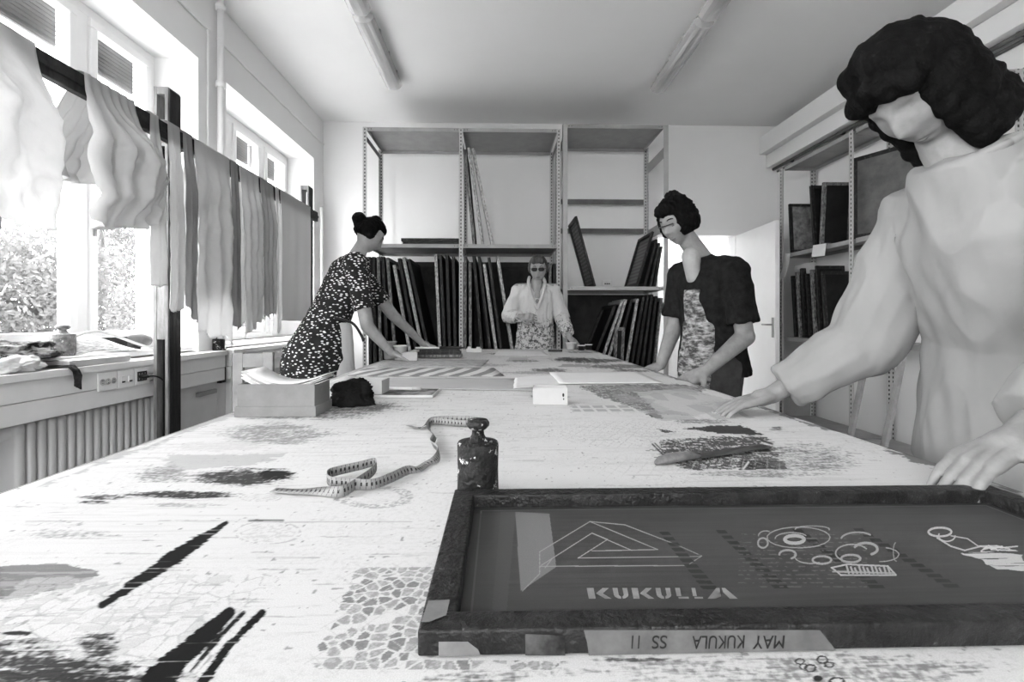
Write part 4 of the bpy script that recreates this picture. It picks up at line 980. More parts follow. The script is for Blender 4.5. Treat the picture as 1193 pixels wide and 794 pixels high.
for k in range(6):
    vs = []; fs = []; n = 12; ln = cw * (1.0 + .05 * (k % 3)); wd = .095; dx = .03 * (k % 2) + .012
    for i in range(n + 1):
        u = i / n
        for j in range(3):
            x = -cw / 2 - .0 + dx * .6 + ln * u * (.95 if k < 5 else .9); zz = .078 + .004 * k + .018 * (2 * u - 1) ** 2 * (1 - .3 * u) + .02 * max(0, .35 - u) - .012 * math.sin(u * PI) + (.018 if u > .9 and k > 3 else 0) * 0
            vs.append((x, -wd / 2 + wd * j / 2 - .004 * (k % 2), zz))
    for i in range(n):
        for j in range(2): a = i * 3 + j; fs.append((a, a + 1, a + 4, a + 3))
    o = obj('paper_sheaf', (vs, fs), [paper, card_light, newsprint][k % 3] if k < 5 else paper, None, True, (t.location.x, t.location.y, TZ)); md = o.modifiers.new('t', 'SOLIDIFY'); md.thickness = .0025
    tag(o, ['lowest curled sheaf of paper in the grey cardboard box', 'second curled sheaf up in the grey cardboard box', 'third curled sheaf up in the grey cardboard box', 'fourth curled sheaf up in the grey cardboard box', 'fifth curled sheaf, just under the top one in the cardboard box', 'topmost white curled sheaf in the grey cardboard box'][k], 'paper', 'papers in the cardboard box')
def rag(name, label, loc, sx, sy, sz, mat, seed, cat='rag', sub=5, rz=0, amp=.5):
    bm = B(); bmesh.ops.create_icosphere(bm, subdivisions=sub, radius=1)
    for v in bm.verts:
        n = v.co.normalized(); r = 1 + amp * (mn.noise(n * 1.6 + Vector((seed, 0, 0))) ) + amp * .8 * (.5 - abs(mn.noise(n * 3.2 + Vector((0, seed, 0))))) + amp * .4 * (.4 - abs(mn.noise(n * 7 + Vector((0, 0, seed)))))
        v.co = Vector((n.x * sx * r, n.y * sy * r, max(n.z * sz * r, -sz * .55) + sz * .55))
    o = obj(name, bm, mat, None, True, loc); o.rotation_euler = (0, 0, rz); return tag(o, label, cat)
p = atZ(403, 474, TZ); rag('black_cloth', 'crumpled black cloth beside the grey cardboard box', (p.x, p.y + .045, TZ + .001), .062, .045, .042, M_('black_cloth', .01, .95, .004, 20, spec=.1), 3, 'cloth')
p = atZ(410, 466, TZ); open_box('small_open_box', 'small pale open box behind the crumpled black cloth', 'box', (p.x + .02, p.y + .10, TZ + .001), -.05, .13, .09, .055, .003, card_light)
p = atZ(470, 461, TZ)
t = thing('drawing_board', 'flat dark printed board with pale edge lying beyond the tape measure', 'board', (p.x, p.y + .03, TZ + .0015), -.04)
bm = B(); box(bm, (-.10, -.075, 0), (.11, .075, .008), .001); obj('board', bm, M_('board_edge', .5, .7, .03, 5), t)
bm = B(); box(bm, (-.095, -.07, .0081), (.105, .07, .0088)); obj('printed_sheet', bm, M_('board_print', .03, .6, scale=18, g2=.25, lo=.45, hi=.6), t)
t = thing('marker_pen', 'white marker pen lying on the flat dark board', 'pen', (p.x - .01, p.y + .06, TZ + .0165), -.12)
bm = B(); tube(bm, [(-.055, 0, 0), (.03, 0, 0)], .0055, 12); obj('barrel', bm, paper, t, True)
bm = B(); tube(bm, [(.0305, 0, 0), (.062, 0, 0)], [.007, .0065], 12); obj('cap', bm, card_light, t, True)
p = atZ(663 - 20, 472, TZ); 
t = open_box('small_white_box', 'small white open box with dark blot in the middle of the table', 'box', (p.x - .002, p.y + .035, TZ + .001), -.1, .105, .06,   .052, .002, M_('box_white', .45, .8, .02, 9))
bm = B(); 
for (cx, cz, rx, rz_) in ((.040, .03, .003, .006), (.041, .018, .002, .003)):
    f = bm.faces.new([bm.verts.new((cx + rx * math.cos(a), -.0303, cz + rz_ * math.sin(a))) for a in np.linspace(0, 2 * PI, 13)[:-1]])
obj('ink_blot', bm, ink, t)
# spatula on the dark print
p0 = atZ(764, 542, TZ); p1 = atZ(893, 522, TZ)
t = thing('spatula', 'flat dark spatula with rounded wooden handle on the black print at right', 'spatula', (p0.x, p0.y, TZ + .001), math.atan2(p1.y - p0.y, p1.x - p0.x)); Ls = (p1 - p0).length
bm = B(); n = 20
prof = [(0, .004, .004), (.012, .011, .007), (.035, .014, .0085), (.075, .012, .008), (.10, .008, .006)]
rr = [[bm.verts.new((x, w * math.cos(2 * PI * k / n), h + h * math.sin(2 * PI * k / n))) for k in range(n)] for x, w, h in prof]
for a, b in zip(rr, rr[1:]):
    for k in range(n): bm.faces.new((a[k], a[(k + 1) % n], b[(k + 1) % n], b[k]))
bm.faces.new(rr[0]); bm.faces.new(rr[-1]); obj('handle', bm, M_('worn_handle', .12, .5, .05, 30), t, True)
bm = B(); box(bm, (.095, -.013, .003), (Ls, .013, .0055), .002); obj('blade', bm, M_('inked_blade', .05, .4, .02, 20), t)
# far left cups and tubs
def tub(name, label, loc, r0, r1, h, mat, cat='cup', lid=None):
    t = thing(name, label, cat, loc)
    bm = B(); lathe(bm, [(0, 0), (r0, 0), (r1, h), (r1 + .002, h), (r1 + .002, h - .004), (r1 - .002, h - .001), (r0 - .002, .003), (0, .003)], 28); obj('body', bm, mat, t, True)
    bm = B(); lathe(bm, [(r1, h - .006), (r1 + .0035, h - .006), (r1 + .0035, h + .001), (r1 - .001, h + .001)], 28); obj('rim', bm, lid or mat, t, True)
    return t
c1 = tub('plastic_cup', 'tall translucent plastic cup at the far left of the table', (atZ(453, 418, TZ).x + .02, 3.12, TZ + .007), .034, .043, .112, card_light)
bm = B(); box(bm, (-.004, -.0405, .03), (.012, -.038, .05), .003); obj('printed_mark', bm, steel_dark, c1)
tub('paper_cup', 'white paper cup right of the tall plastic cup', (atZ(469, 419, TZ).x + .0, 3.05, TZ + .007), .036, .041, .09, paper)
bm = B()
t = open_box('small_tray', 'small pale crumpled tray right of the paper cup', 'tray', (atZ(479, 420, TZ).x, 3.00, TZ + .007), .2, .09, .06, .05, .003, card_light)
for k in range(3):
    bm = B(); box(bm, (-.155 + .01 * k, -.06, 0), (.15 - .008 * k, .06, .018), .002)
    o = obj('dark_board', bm, [fr_G, fr_D, fr_D][k], None, False, (atZ(512, 417, TZ).x, 3.28, TZ + .007 + .0182 * k)); o.rotation_euler = (0, 0, .04 * k)
    tag(o, ['bottom dark board of the flat stack behind the cups', 'middle dark board of the flat stack behind the cups', 'top dark board of the flat stack behind the cups'][k], 'board', 'flat stack of dark boards')
t = thing('brush_marker', 'long black and white brush marker lying on the stacked dark boards', 'marker', (atZ(512, 417, TZ).x - .02, 3.24, TZ + .07), .03)
bm = B(); tube(bm, [(-.14, 0, 0), (.02, 0, 0)], .007, 12); obj('handle', bm, paper, t, True)
bm = B(); tube(bm, [(.021, 0, 0), (.15, 0, 0), (.185, 0, 0)], [.011, .011, .003], 12); obj('grip', bm, black_plastic, t, True)
tub('white_tub', 'white plastic tub by the hand of the woman in the coat', (atZ(660.5, 406, TZ).x, 4.03, TZ + .007), .032, .042, .06, paper, 'tub')
tub('dark_jar', 'small dark jar right of the white tub, left of two', (atZ(670, 406, TZ).x + .005, 3.96, TZ + .007), .026, .028, .042, black_plastic, 'jar', paper)
tub('dark_jar', 'small dark jar right of the white tub, right of two', (atZ(678, 406, TZ).x + .01, 4.0, TZ + .007), .026, .028, .046, black_plastic, 'jar', paper)
bm = B(); box(bm, (-.055, -.02, 0), (.055, .02, .016), .004); tag(obj('stapler', bm, black_plastic, None, False, (atZ(646, 410, TZ).x, 3.78, TZ + .007)), 'flat black block lying near the far end of the table', 'block')
bm = B(); box(bm, (-.06, -.02, 0), (.06, .02, .03), .004); box(bm, (-.05, -.015, .03), (-.02, .015, .045), .004); box(bm, (.02, -.015, .03), (.05, .015, .042), .004)
tag(obj('plaster_block', bm, paper, None, False, (atZ(552, 411, TZ).x, 3.75, TZ + .005)), 'white notched block beyond the stack of dark boards', 'block')
# chair behind the table
t = thing('wooden_chair', 'grey wooden chair with a square opening in its back, behind the cardboard box', 'chair', (-1.19, 2.36, 0), math.radians(8))
cm = M_('grey_chair_wood', .3, .6, .05, 9)
bm = B(); box(bm, (-.22, -.2, .43), (.2, .2, .455), .006); obj('seat', bm, cm, t)
for x, y in ((-.2, -.18), (-.2, .18), (.18, -.18), (.18, .18)):
    bm = B(); box(bm, (x - .018, y - .018, 0), (x + .018, y + .018, .43), .003); obj('leg', bm, cm, t)
bm = B()
for (a, b) in (((-.09, -.015, .456), (-.045, .015, .95)), ((.045, -.015, .456), (.09, .015, .95)), ((-.045, -.014, .88), (.045, .014, .945)), ((-.045, -.014, .70), (.045, .014, .79)), ((.012, -.013, .79), (.045, .013, .88))): box(bm, a, b, .003)
o = obj('backrest', bm, cm, t); o.scale = (1, 1, 1.0)
# ------------------------------------------------------------------ things on the sill
p = atX(30, 430, -2.1)
rag('crumpled_rag', 'dark paint-stained rag heaped on the near end of the sill', (-2.13, 2.16, .935), .12, .15, .045, M_('stained_rag', .02, .9, scale=16, g2=.5, lo=.45, hi=.62, bump=.3), 12)
rag('crumpled_rag', 'white crumpled rag at the front of the stained heap on the sill', (-2.0, 2.03, .896), .06, .09, .033, rag_white, 22)
rag('crumpled_rag', 'grey-white rag between the stained heap and the wall on the sill', (-2.03, 1.86, .896), .05, .10, .035, rag_white, 33)
vs = []; fs = []
for i in range(9):
    for j in range(7):
        u = i / 8; v = j / 6; d = u * .16; x = -2.02 + min(d, .105) + .004 ; z = .897 - max(0, d - .105) * 1.6 - .02 * v * (u > .6); vs.append((x + .01 * mn.noise(Vector((u * 4, v * 4, 2))) + (.008 if u > .65 else 0), 2.17 + v * .07 * (1.1 - u * .6) + .03 * u, z + .003))
for i in range(8):
    for j in range(6): a = i * 7 + j; fs.append((a, a + 1, a + 8, a + 7))
o = obj('dangling_rag', (vs, fs), rag_dark, None, True); o.modifiers.new('t', 'SOLIDIFY').thickness = .004; tag(o, 'small dark rag dangling over the front of the sill', 'rag')
t = thing('newspaper', 'folded newspaper and white bag opened like a tent on the sill', 'newspaper', (-2.12, 2.62, ZS), .1)
vs = []; fs = []
pts_ = [(-.02, -.19, .01), (.0, -.13, .10), (-.01, -.05, .115), (.03, .02, .10), (.09, .15, .02), (.12, .22, .005)]
for (x, y, z) in pts_:
    for j in range(5): v = j / 4; vs.append((x - .10 + .16 * v * (1 - .3 * v), y + .03 * v, max(z - .09 * v * v, .004) + .006 * mn.noise(Vector((x * 20, y * 20, v * 4)))))
for i in range(len(pts_) - 1):
    for j in range(4): a = i * 5 + j; fs.append((a, a + 1, a + 6, a + 5))
o = obj('printed_sheet', (vs, fs), newsprint, t, True); o.modifiers.new('s', 'SUBSURF').render_levels = 2; o.modifiers.new('t', 'SOLIDIFY').thickness = .004
bm = B(); tube(bm, smooth_pts([(-.05, -.2, .01), (-.03, -.17, .08), (.0, -.1, .115), (.03, -.02, .11), (.1, .1, .05), (.13, .2, .012), (.09, .24, .008)], 6), .007, 8); obj('fold_edge', bm, paper, t, True)
t = thing('electric_tool', 'dark rounded hand tool lying behind the newspaper on the sill', 'tool', (-2.19, 2.86, ZS + .05), PI / 2)
bm = B(); tube(bm, smooth_pts([(-.02, 0, 0), (.02, 0, 0), (.12, 0, .002), (.17, 0, 0), (.19, 0, -.002)], 6), [.03 + .012 * math.sin(min(1, k / 20) * PI) for k in range(25)], 18); obj('body', bm, steel_dark, t, True)
bm = B(); box(bm, (-.20, -.035, -.03), (-.01, .035, .035), .012); obj('grip', bm, black_plastic, t)
bm = B(); tube(bm, [(.1, 0, -.03), (.1, 0, -.05)], .02, 10); obj('foot', bm, black_plastic, t)
bm = B(); box(bm, (-.06, -.18, 0), (.05, .18, .03), .004); tag(obj('wooden_block', bm, M_('pale_wood', .5, .6, .04, 8), None, False, (-1.99, 2.4, .8925)), 'low pale board lying along the front of the sill', 'board')
# sockets
for k, (px, kind) in enumerate(((112, 3), (135, 2), (155, 1))):
    pa = atX(px + .7, 440, -1.934); pb = atX((135, 155, 173)[k] - .5, 440, -1.934)
    yc_ = (pa.y + pb.y) / 2; w = (pb.y - pa.y) / 2
    t = thing('socket_plate', ['white socket plate with three round outlets', 'white plate with two rocker switches', 'white plate with black modular outlet and plug'][k] + ' on the sill front', 'socket', (-1.934, yc_, .806))
    bm = B(); box(bm, (.0, -w, -.045), (.009, w, .045), .003); obj('plate', bm, white_paint, t)
    if kind == 3:
        for q in (-1, 0, 1):
            bm = B(); tube(bm, [(.0085, q * .034, 0), (.0105, q * .034, 0)], .015, 14); ob = obj('outlet', bm, card_light, t)
            bm = B()
            for dz in (-.006, .006): tube(bm, [(.0107, q * .034, dz), (.0112, q * .034, dz)], .0025, 8)
            obj('hole', bm, black_plastic, ob)
    elif kind == 2:
        for q in (-1, 1):
            bm = B(); box(bm, (.0085, q * .024 - .012, -.02), (.013, q * .024 + .012, .012), .002); ob = obj('switch', bm, white_paint, t)
            bm = B(); box(bm, (.013, q * .024 - .010, -.019), (.0145, q * .024 + .010, -.011), .001); obj('indicator', bm, black_plastic, ob)
    else:
        bm = B(); box(bm, (.0085, -w * .75, -.026), (.0125, w * .55, .026), .002); ob = obj('outlet', bm, black_plastic, t)
        bm = B()
        for q in range(3): box(bm, (.0126, -w * .6 + q * w * .4, -.018), (.0135, -w * .6 + q * w * .4 + .004, .018))
        obj('contact', bm, steel, ob)
t = thing('power_cable', 'black power cable hanging from the outlet beside the near rack post', 'cable', (0, 0, 0))
bm = B(); y0 = yc_ - .02; tube(bm, smooth_pts([(-1.90, y0, .806), (-1.875, y0 + .05, .80), (-1.87, y0 + .11, .76), (-1.868, y0 + .14, .68), (-1.868, y0 + .14, .55), (-1.868, y0 + .10, .42), (-1.87, y0 + .08, .3), (-1.87, y0 + .12, .12), (-1.86, y0 + .1, .01)], 8), .0045, 8); obj('cord', bm, black_plastic, t, True)
bm = B(); tube(bm, [(-1.9235, y0, .806), (-1.90, y0 + .004, .806), (-1.89, y0 + .02, .804)], [.013, .012, .006], 10); obj('plug', bm, black_plastic, t, True)
# ------------------------------------------------------------------ people
def V(*a): return Vector(a)
def remeshed(bm, voxel, smooth_it=2, disp=None):
    me = bpy.data.meshes.new('tmp'); bmesh.ops.recalc_face_normals(bm, faces=bm.faces); bm.to_mesh(me); bm.free()
    o = bpy.data.objects.new('tmp', me); C.objects.link(o)
    r = o.modifiers.new('r', 'REMESH'); r.mode = 'VOXEL'; r.voxel_size = voxel
    if smooth_it: s = o.modifiers.new('s', 'SMOOTH'); s.factor = .5; s.iterations = smooth_it
    bpy.context.view_layer.update(); dg = bpy.context.evaluated_depsgraph_get(); m2 = bpy.data.meshes.new_from_object(o.evaluated_get(dg))
    bpy.data.objects.remove(o); bpy.data.meshes.remove(me)
    if disp:
        nrm = [v.normal.copy() for v in m2.vertices]
        for v, n in zip(m2.vertices, nrm): v.co += n * disp(v.co)
    m2.polygons.foreach_set('use_smooth', [True] * len(m2.polygons)); return m2
def link(name, me, mat, parent):
    o = bpy.data.objects.new(name, me); C.objects.link(o); me.name = name
    me.materials.clear(); me.materials.append(mat); o.parent = parent; return o
def basis(fwd, up=(0, 0, 1)):
    f = Vector(fwd).normalized(); u = Vector(up); u = (u - f * u.dot(f)).normalized(); r = f.cross(u)
    return Matrix(((r.x, f.x, u.x), (r.y, f.y, u.y), (r.z, f.z, u.z)))
def head(bm, c, R, s=1.0):
    """head centred at c; local x right, y forward, z up"""
    def g(d, w): return math.exp(-(d / w) ** 2)
    nu, nv = 56, 44; rows = []
    for i in range(nv + 1):
        ph = PI * i / nv; row = []
        for j in range(nu):
            th = 2 * PI * j / nu; x = math.sin(ph) * math.cos(th); y = math.sin(ph) * math.sin(th); z = math.cos(ph)
            X = x * .074; Y = y * .095; Z = z * .118
            if z < 0:
                k = -z; X *= 1 - .30 * k ** 1.4
                if y < 0: Y *= 1 - .45 * k
            if y > 0:
                Y *= 1 - .10 * (1 - abs(x)) * (1 if z > -.2 else .5)
                fx = x * .074
                Y += .024 * g(fx, .0125) * (g(Z + .022, .018) if Z < -.022 else g(Z + .022, .030)) * (1 if Z < .03 else 0.3)
                Y -= .012 * (g(fx - .031, .016) + g(fx + .031, .016)) * g(Z - .010, .013)
                Y += .005 * (g(fx - .028, .02) + g(fx + .028, .02)) * g(Z - .030, .008)
                Y += .006 * g(fx, .022) * g(Z + .058, .0055) + .006 * g(fx, .020) * g(Z + .071, .006) - .004 * g(fx, .022) * g(Z + .0645, .0028)
                Y += .010 * g(fx, .020) * g(Z + .098, .014)
                Y += .004 * (g(fx - .045, .015) + g(fx + .045, .015)) * g(Z + .02, .018)
            row.append(bm.verts.new(Vector(c) + R @ (V(X, Y, Z) * s)))
            if i in (0, nv): break
        rows.append(row)
    for a, b in zip(rows, rows[1:]):
        for j in range(nu):
            j2 = (j + 1) % nu
            if len(a) == 1: bm.faces.new((a[0], b[j], b[j2]))
            elif len(b) == 1: bm.faces.new((a[j], b[0], a[j2]))
            else: bm.faces.new((a[j], b[j], b[j2], a[j2]))
    for sd in (-1, 1):
        e = Vector(c) + R @ (V(sd * .074, -.008, -.004) * s)
        capsule(bm, e - R @ V(0, .004, .018) * s, e + R @ V(sd * .006, -.004, .02) * s, .0095 * s, .013 * s, 10, .6, R @ V(1, 0, 0))
def hand(bm, w, d, n, side, curl=.5, spread=.10, s=1.0):
    """w wrist, d direction to fingers, n palm-back normal, side=+1 thumb towards d x n"""
    d = Vector(d).normalized(); n = Vector(n); n = (n - d * n.dot(d)).normalized(); x = d.cross(n) * side
    w = Vector(w); k = w + d * .085 * s
    capsule(bm, w - d * .01, w + d * .03 * s, .021 * s, .024 * s, 12, 1.15, x)
    for q in (-.030, -.010, .010, .028): capsule(bm, w + d * .012 * s + x * q * .6 * s, k + x * q * s, .0135 * s, .0115 * s, 10)
    for q, ln in ((-.030, .062), (-.011, .076), (.009, .082), (.028, .074)):
        p = k + x * q * s; dd = (d + x * q * spread * 30).normalized(); r = .0088 * s; a = curl * .45
        for L_, kk in ((.42, 1), (.32, 1.25), (.26, 1.0)):
            ax = x; M = Matrix.Rotation(-a * kk * side, 3, ax); dd2 = M @ dd
            if dd2.dot(n) > dd.dot(n): dd2 = Matrix.Rotation(a * kk * side, 3, ax) @ dd
            dd = dd2.normalized(); p2 = p + dd * ln * L_ * s; capsule(bm, p, p2, r, r * .92, 9); p = p2; r *= .9
    t0 = w + d * .022 * s + x * .022 * s; t1 = t0 + (d * .55 + x * .75 - n * .25).normalized() * .042 * s; t2 = t1 + (d * .85 + x * .35 - n * .3).normalized() * .034 * s; t3 = t2 + (d * .95 + x * .1 - n * .3).normalized() * .026 * s
    capsule(bm, t0, t1, .0145 * s, .0115 * s, 10); capsule(bm, t1, t2, .011 * s, .010 * s, 10); capsule(bm, t2, t3, .0098 * s, .0082 * s, 10)
def arm(bm, sh, el, wr, r=(.048, .040, .036, .024)):
    capsule(bm, sh, el, r[0], r[1]); capsule(bm, el, wr, r[2] + .004, r[3])
def leg(bm, hp, kn, an, toe):
    capsule(bm, hp, kn, .088, .056); capsule(bm, kn, Vector(kn).lerp(Vector(an), .35), .055, .056); capsule(bm, Vector(kn).lerp(Vector(an), .3), an, .056, .035)
def torso(bm, pelvis, waist, chest, neck, side, w=1.0, fat=1.0):
    s = Vector(side)
    capsule(bm, pelvis, Vector(pelvis) + (Vector(waist) - Vector(pelvis)) * .45, .105 * fat, .095 * fat, 20, 1.5 * w, s)
    capsule(bm, Vector(pelvis).lerp(Vector(waist), .4), waist, .10 * fat, .09 * fat, 20, 1.35 * w, s)
    capsule(bm, waist, chest, .09 * fat, .105, 20, 1.4 * w, s)
    sh = Vector(chest).lerp(Vector(neck), .45)
    capsule(bm, chest, sh, .10, .075, 20, 1.45 * w, s)
def bun_hair(me_bm, c, R, parts, s=1.0):
    """hair cap: ellipsoid shell over the skull minus face, plus extra lumps (local coords, radius)"""
    c = Vector(c)
    for (x, y, z, r) in parts: capsule(me_bm, c + R @ (V(x, y, z) * s), c + R @ (V(x, y, z + .001) * s), r * s, r * s, 18)
def cap_parts(face_y=.02, low=-.03, vol=.0):
    P = []
    for i in range(9):
        for j in range(16):
            ph = PI * .62 * i / 8; th = 2 * PI * j / 16
            x = math.sin(ph) * math.cos(th) * .060; y = math.sin(ph) * math.sin(th) * .080; z = math.cos(ph) * .095
            if z < low: continue
            if y > face_y and z < .055: continue
            P.append((x, y - .008, z + .006, .026 + vol))
    return P
def shoe(parent, an, toe_dir, mat):
    bm = B(); a = Vector(an); d = Vector(toe_dir).normalized(); 
    capsule(bm, V(a.x, a.y, .035) - d * .04, V(a.x, a.y, .03) + d * .16, .035, .030, 14, 1.1, d.cross(V(0, 0, 1))); box(bm, (a.x - .03, a.y - .03, .05), (a.x + .03, a.y + .03, .10), .01)
    me = remeshed(bm, .006, 2)
    for v in me.vertices: v.co.z = max(v.co.z, .001)
    link('shoe', me, mat, parent)
def folds(amp, fr, seed):
    return lambda p: amp * ((.5 - abs(mn.noise(V(p.x * fr + seed, p.y * fr, p.z * fr * .6)))) * 1.4 + .6 * mn.noise(V(p.x * fr * 2.5, p.y * fr * 2.5 + seed, p.z * fr)))
def eyes(parent, c, R, s=1.0, closed=True):
    for sd in (-1, 1):
        bm = B(); bmesh.ops.create_uvsphere(bm, u_segments=16, v_segments=12, radius=.0125 * s); bmesh.ops.translate(bm, verts=bm.verts, vec=Vector(c) + R @ (V(sd * .031, .064, .008) * s)); e = obj('eye', bm, skin_dark if closed else eye_white, parent, True)
        if closed:
            bm = B(); tube(bm, [Vector(c) + R @ (V(sd * (.031 + .0115 * math.sin(a)), .064 + .0125 * math.cos(a), .002 - .003 * math.cos(a)) * s) for a in np.linspace(-1.2, 1.2, 7)], .0014 * s, 6); obj('eyelashes', bm, black_plastic, e, True)
        else:
            bm = B(); bmesh.ops.create_uvsphere(bm, u_segments=12, v_segments=8, radius=.0058 * s); bmesh.ops.translate(bm, verts=bm.verts, vec=Vector(c) + R @ (V(sd * .031, .0715, .007) * s)); obj('pupil', bm, black_plastic, e, True)
        bm = B(); q = [Vector(c) + R @ (V(sd * (.016 + .010 * k), .0835 - .0045 * k - .002 * (k == 3), .033 + .004 * math.sin(k)) * s) for k in range(4)]; tube(bm, q, [.003 * s, .0036 * s, .0036 * s, .002 * s], 6); obj('eyebrow', bm, hair_dark, parent, True)
    bm = B(); tube(bm, [Vector(c) + R @ (V(x, .0815 - abs(x) * .32, -.0655 + .001 * (abs(x) > .01)) * s) for x in (-.022, -.012, -.004, 0, .004, .012, .022)], [.0015 * s, .0045 * s, .0062 * s, .0058 * s, .0062 * s, .0045 * s, .0015 * s], 8); obj('lips', bm, M_('lips', .16, .4, .01, 20), parent, True)
shoe_m = M_('dark_shoe', .04, .5, .01, 9); trouser_dark = M_('dark_trousers', .04, .9, .01, 20, bump=.1)
VX = .0055
# ---- woman at the far end: white stained coat, dark glasses
py = 4.47
def b(px, pyy, Y): return atY(px, pyy, Y)
t = thing('person', 'person in white paint-stained coat and dark glasses working at the far end of the table', 'person', (.33, 4.5, 0))
T = t.location.copy()
def rel(v): return Vector(v) - T
hc = rel(b(627, 313.5, 4.42)); R = basis((-.12, -1, -.22))
pel = rel(V(.34, 4.52, .93)); wai = rel(V(.335, 4.51, 1.10)); che = rel(V(.34, 4.49, 1.30)); nek = rel(V(.34, 4.47, 1.47))
shL = che + V(.165, .0, .095); shR = che + V(-.165, .0, .095)
elL = shL + V(.075, -.02, -.26); wrL = rel(b(663, 392, 4.22)); elR = shR + V(-.085, .01, -.25); wrR = rel(b(607, 369, 4.30))
bm = B(); torso(bm, pel, wai, che, nek, (1, 0, 0), 1.0); capsule(bm, che + V(0, .0, .10), hc + V(0, .02, -.06), .055, .048); head(bm, hc, R, 1.0)
for s_, sh, el, wr in ((1, shL, elL, wrL), (-1, shR, elR, wrR)): capsule(bm, che + V(0, 0, .085), sh, .07, .055); arm(bm, sh, el, wr)
hand(bm, wrL, V(.35, -.45, -.45), V(.3, -.4, .8), -1, .5); hand(bm, wrR, V(.7, -.5, .05), V(-.2, -.8, .5), 1, 1.3)
for s_ in (-1, 1): leg(bm, pel + V(s_ * .09, 0, -.05), rel(V(.34 + s_ * .10, 4.49, .48)), rel(V(.34 + s_ * .11, 4.53, .09)), None); capsule(bm, rel(V(.34 + s_ * .11, 4.53, .06)), rel(V(.34 + s_ * .13, 4.42, .035)), .035, .028)
link('body', remeshed(bm, VX, 1), skin, t)
eyes(t, hc, R, 1.0, closed=False)
bm = B()
for sd in (-1, 1): capsule(bm, hc + R @ V(sd * .030 - .012, .082, .008), hc + R @ V(sd * .030 + .012, .082, .008), .0175, .0175, 16); 
for v in bm.verts: pass
tube(bm, [hc + R @ V(-.01, .086, .012), hc + R @ V(.01, .086, .012)], .003, 6)
for sd in (-1, 1): tube(bm, [hc + R @ V(sd * .047, .078, .012), hc + R @ V(sd * .070, .04, .010), hc + R @ V(sd * .074, -.01, .006)], .0028, 6)
obj('glasses', bm, black_plastic, t, True)
bm = B(); bun_hair(bm, hc, R, cap_parts(.02, -.02, .004) + [(0, -.085, .02, .035), (0, -.06, .09, .035), (.02, -.03, .105, .03), (0, .055, .085, .03), (.03, .05, .075, .028), (-.03, .05, .075, .028), (.02, .03, .10, .03), (-.02, .03, .10, .03)], 1.03); link('hair', remeshed(bm, .005, 1, folds(.004, 60, 2)), hair_mid, t)
stain = M_('stained_white_coat', .5, .9, .02, 5, bump=.15)
def stains(m, zsplit, soft, sc_, thr, tone):
    nt = m.node_tree; bs = nt.nodes['Principled BSDF']; src = bs.inputs['Base Color'].links[0].from_socket
    tc = nt.nodes.new('ShaderNodeTexCoord'); n = nt.nodes.new('ShaderNodeTexNoise'); n.inputs['Scale'].default_value = sc_; n.inputs['Detail'].default_value = 7; n.inputs['Roughness'].default_value = .7; n.inputs['Distortion'].default_value = .8
    nt.links.new(tc.outputs['Object'], n.inputs['Vector']); sp = nt.nodes.new('ShaderNodeSeparateXYZ'); nt.links.new(tc.outputs['Object'], sp.inputs[0])
    mr = nt.nodes.new('ShaderNodeMapRange'); mr.inputs['From Min'].default_value = zsplit - soft; mr.inputs['From Max'].default_value = zsplit + soft; mr.inputs['To Min'].default_value = .13; mr.inputs['To Max'].default_value = -.16; nt.links.new(sp.outputs['Z'], mr.inputs['Value'])
    ad = nt.nodes.new('ShaderNodeMath'); ad.operation = 'ADD'; nt.links.new(n.outputs['Fac'], ad.inputs[0]); nt.links.new(mr.outputs[0], ad.inputs[1])
    r = nt.nodes.new('ShaderNodeValToRGB'); r.color_ramp.elements[0].position = thr; r.color_ramp.elements[1].position = thr + .09; nt.links.new(ad.outputs[0], r.inputs[0])
    mx = nt.nodes.new('ShaderNodeMix'); mx.data_type = 'RGBA'; nt.links.new(r.outputs[0], mx.inputs[0]); nt.links.new(src, mx.inputs[6]); mx.inputs[7].default_value = (tone, tone, tone, 1); nt.links.new(mx.outputs[2], bs.inputs['Base Color'])
stains(stain, 1.20, .16, 34, .60, .07)
bm = B(); capsule(bm, pel + V(0, 0, -.38), wai, .16, .12, 24, 1.35, (1, 0, 0), True); capsule(bm, wai + V(0, 0, -.03), che + V(0, 0, .02), .122, .13, 24, 1.35, (1, 0, 0)); capsule(bm, che, che + V(0, 0, .06), .12, .08, 24, 1.5, (1, 0, 0))
for sd, sh, el, wr in ((1, shL, elL, wrL), (-1, shR, elR, wrR)):
    capsule(bm, che + V(sd * .05, 0, .065), sh + V(0, 0, -.02), .082, .064); capsule(bm, sh + V(0, 0, -.02), el, .064, .070); capsule(bm, el, el.lerp(wr, .86), .070, .048, flat=True)
me = remeshed(bm, VX, 2, folds(.010, 14, 4)); link('coat', me, stain, t)
bm = B()
for sd in (-1, 1):
    pts = [nek + V(sd * .062, .0, .035), nek + V(sd * .075, -.085, -.03), che + V(sd * .045, -.135, .02), che + V(sd * .0, -.148, -.10)]
    tube(bm, smooth_pts(pts, 6), .016, 8)
link('collar', remeshed(bm, .005, 2), M_('coat_collar', .46, .9, .02, 9), t)
bm = B(); P_ = [nek + V(-.05, -.075, .0), nek + V(.05, -.075, .0), che + V(.002, -.139, -.075)]
capsule(bm, nek + V(0, -.055, -.015), che + V(0, -.105, .02), .045, .035, 14, 1.2, (1, 0, 0)); link('neckline', remeshed(bm, .005, 1), skin, t)
bm = B(); capsule(bm, nek + V(0, -.075, -.12), che + V(0, -.118, -.03), .03, .02, 12, 1.1, (1, 0, 0)); link('undershirt', remeshed(bm, .005, 1), M_('grey_undershirt', .2, .9, .02, 20), t)
bm = B()
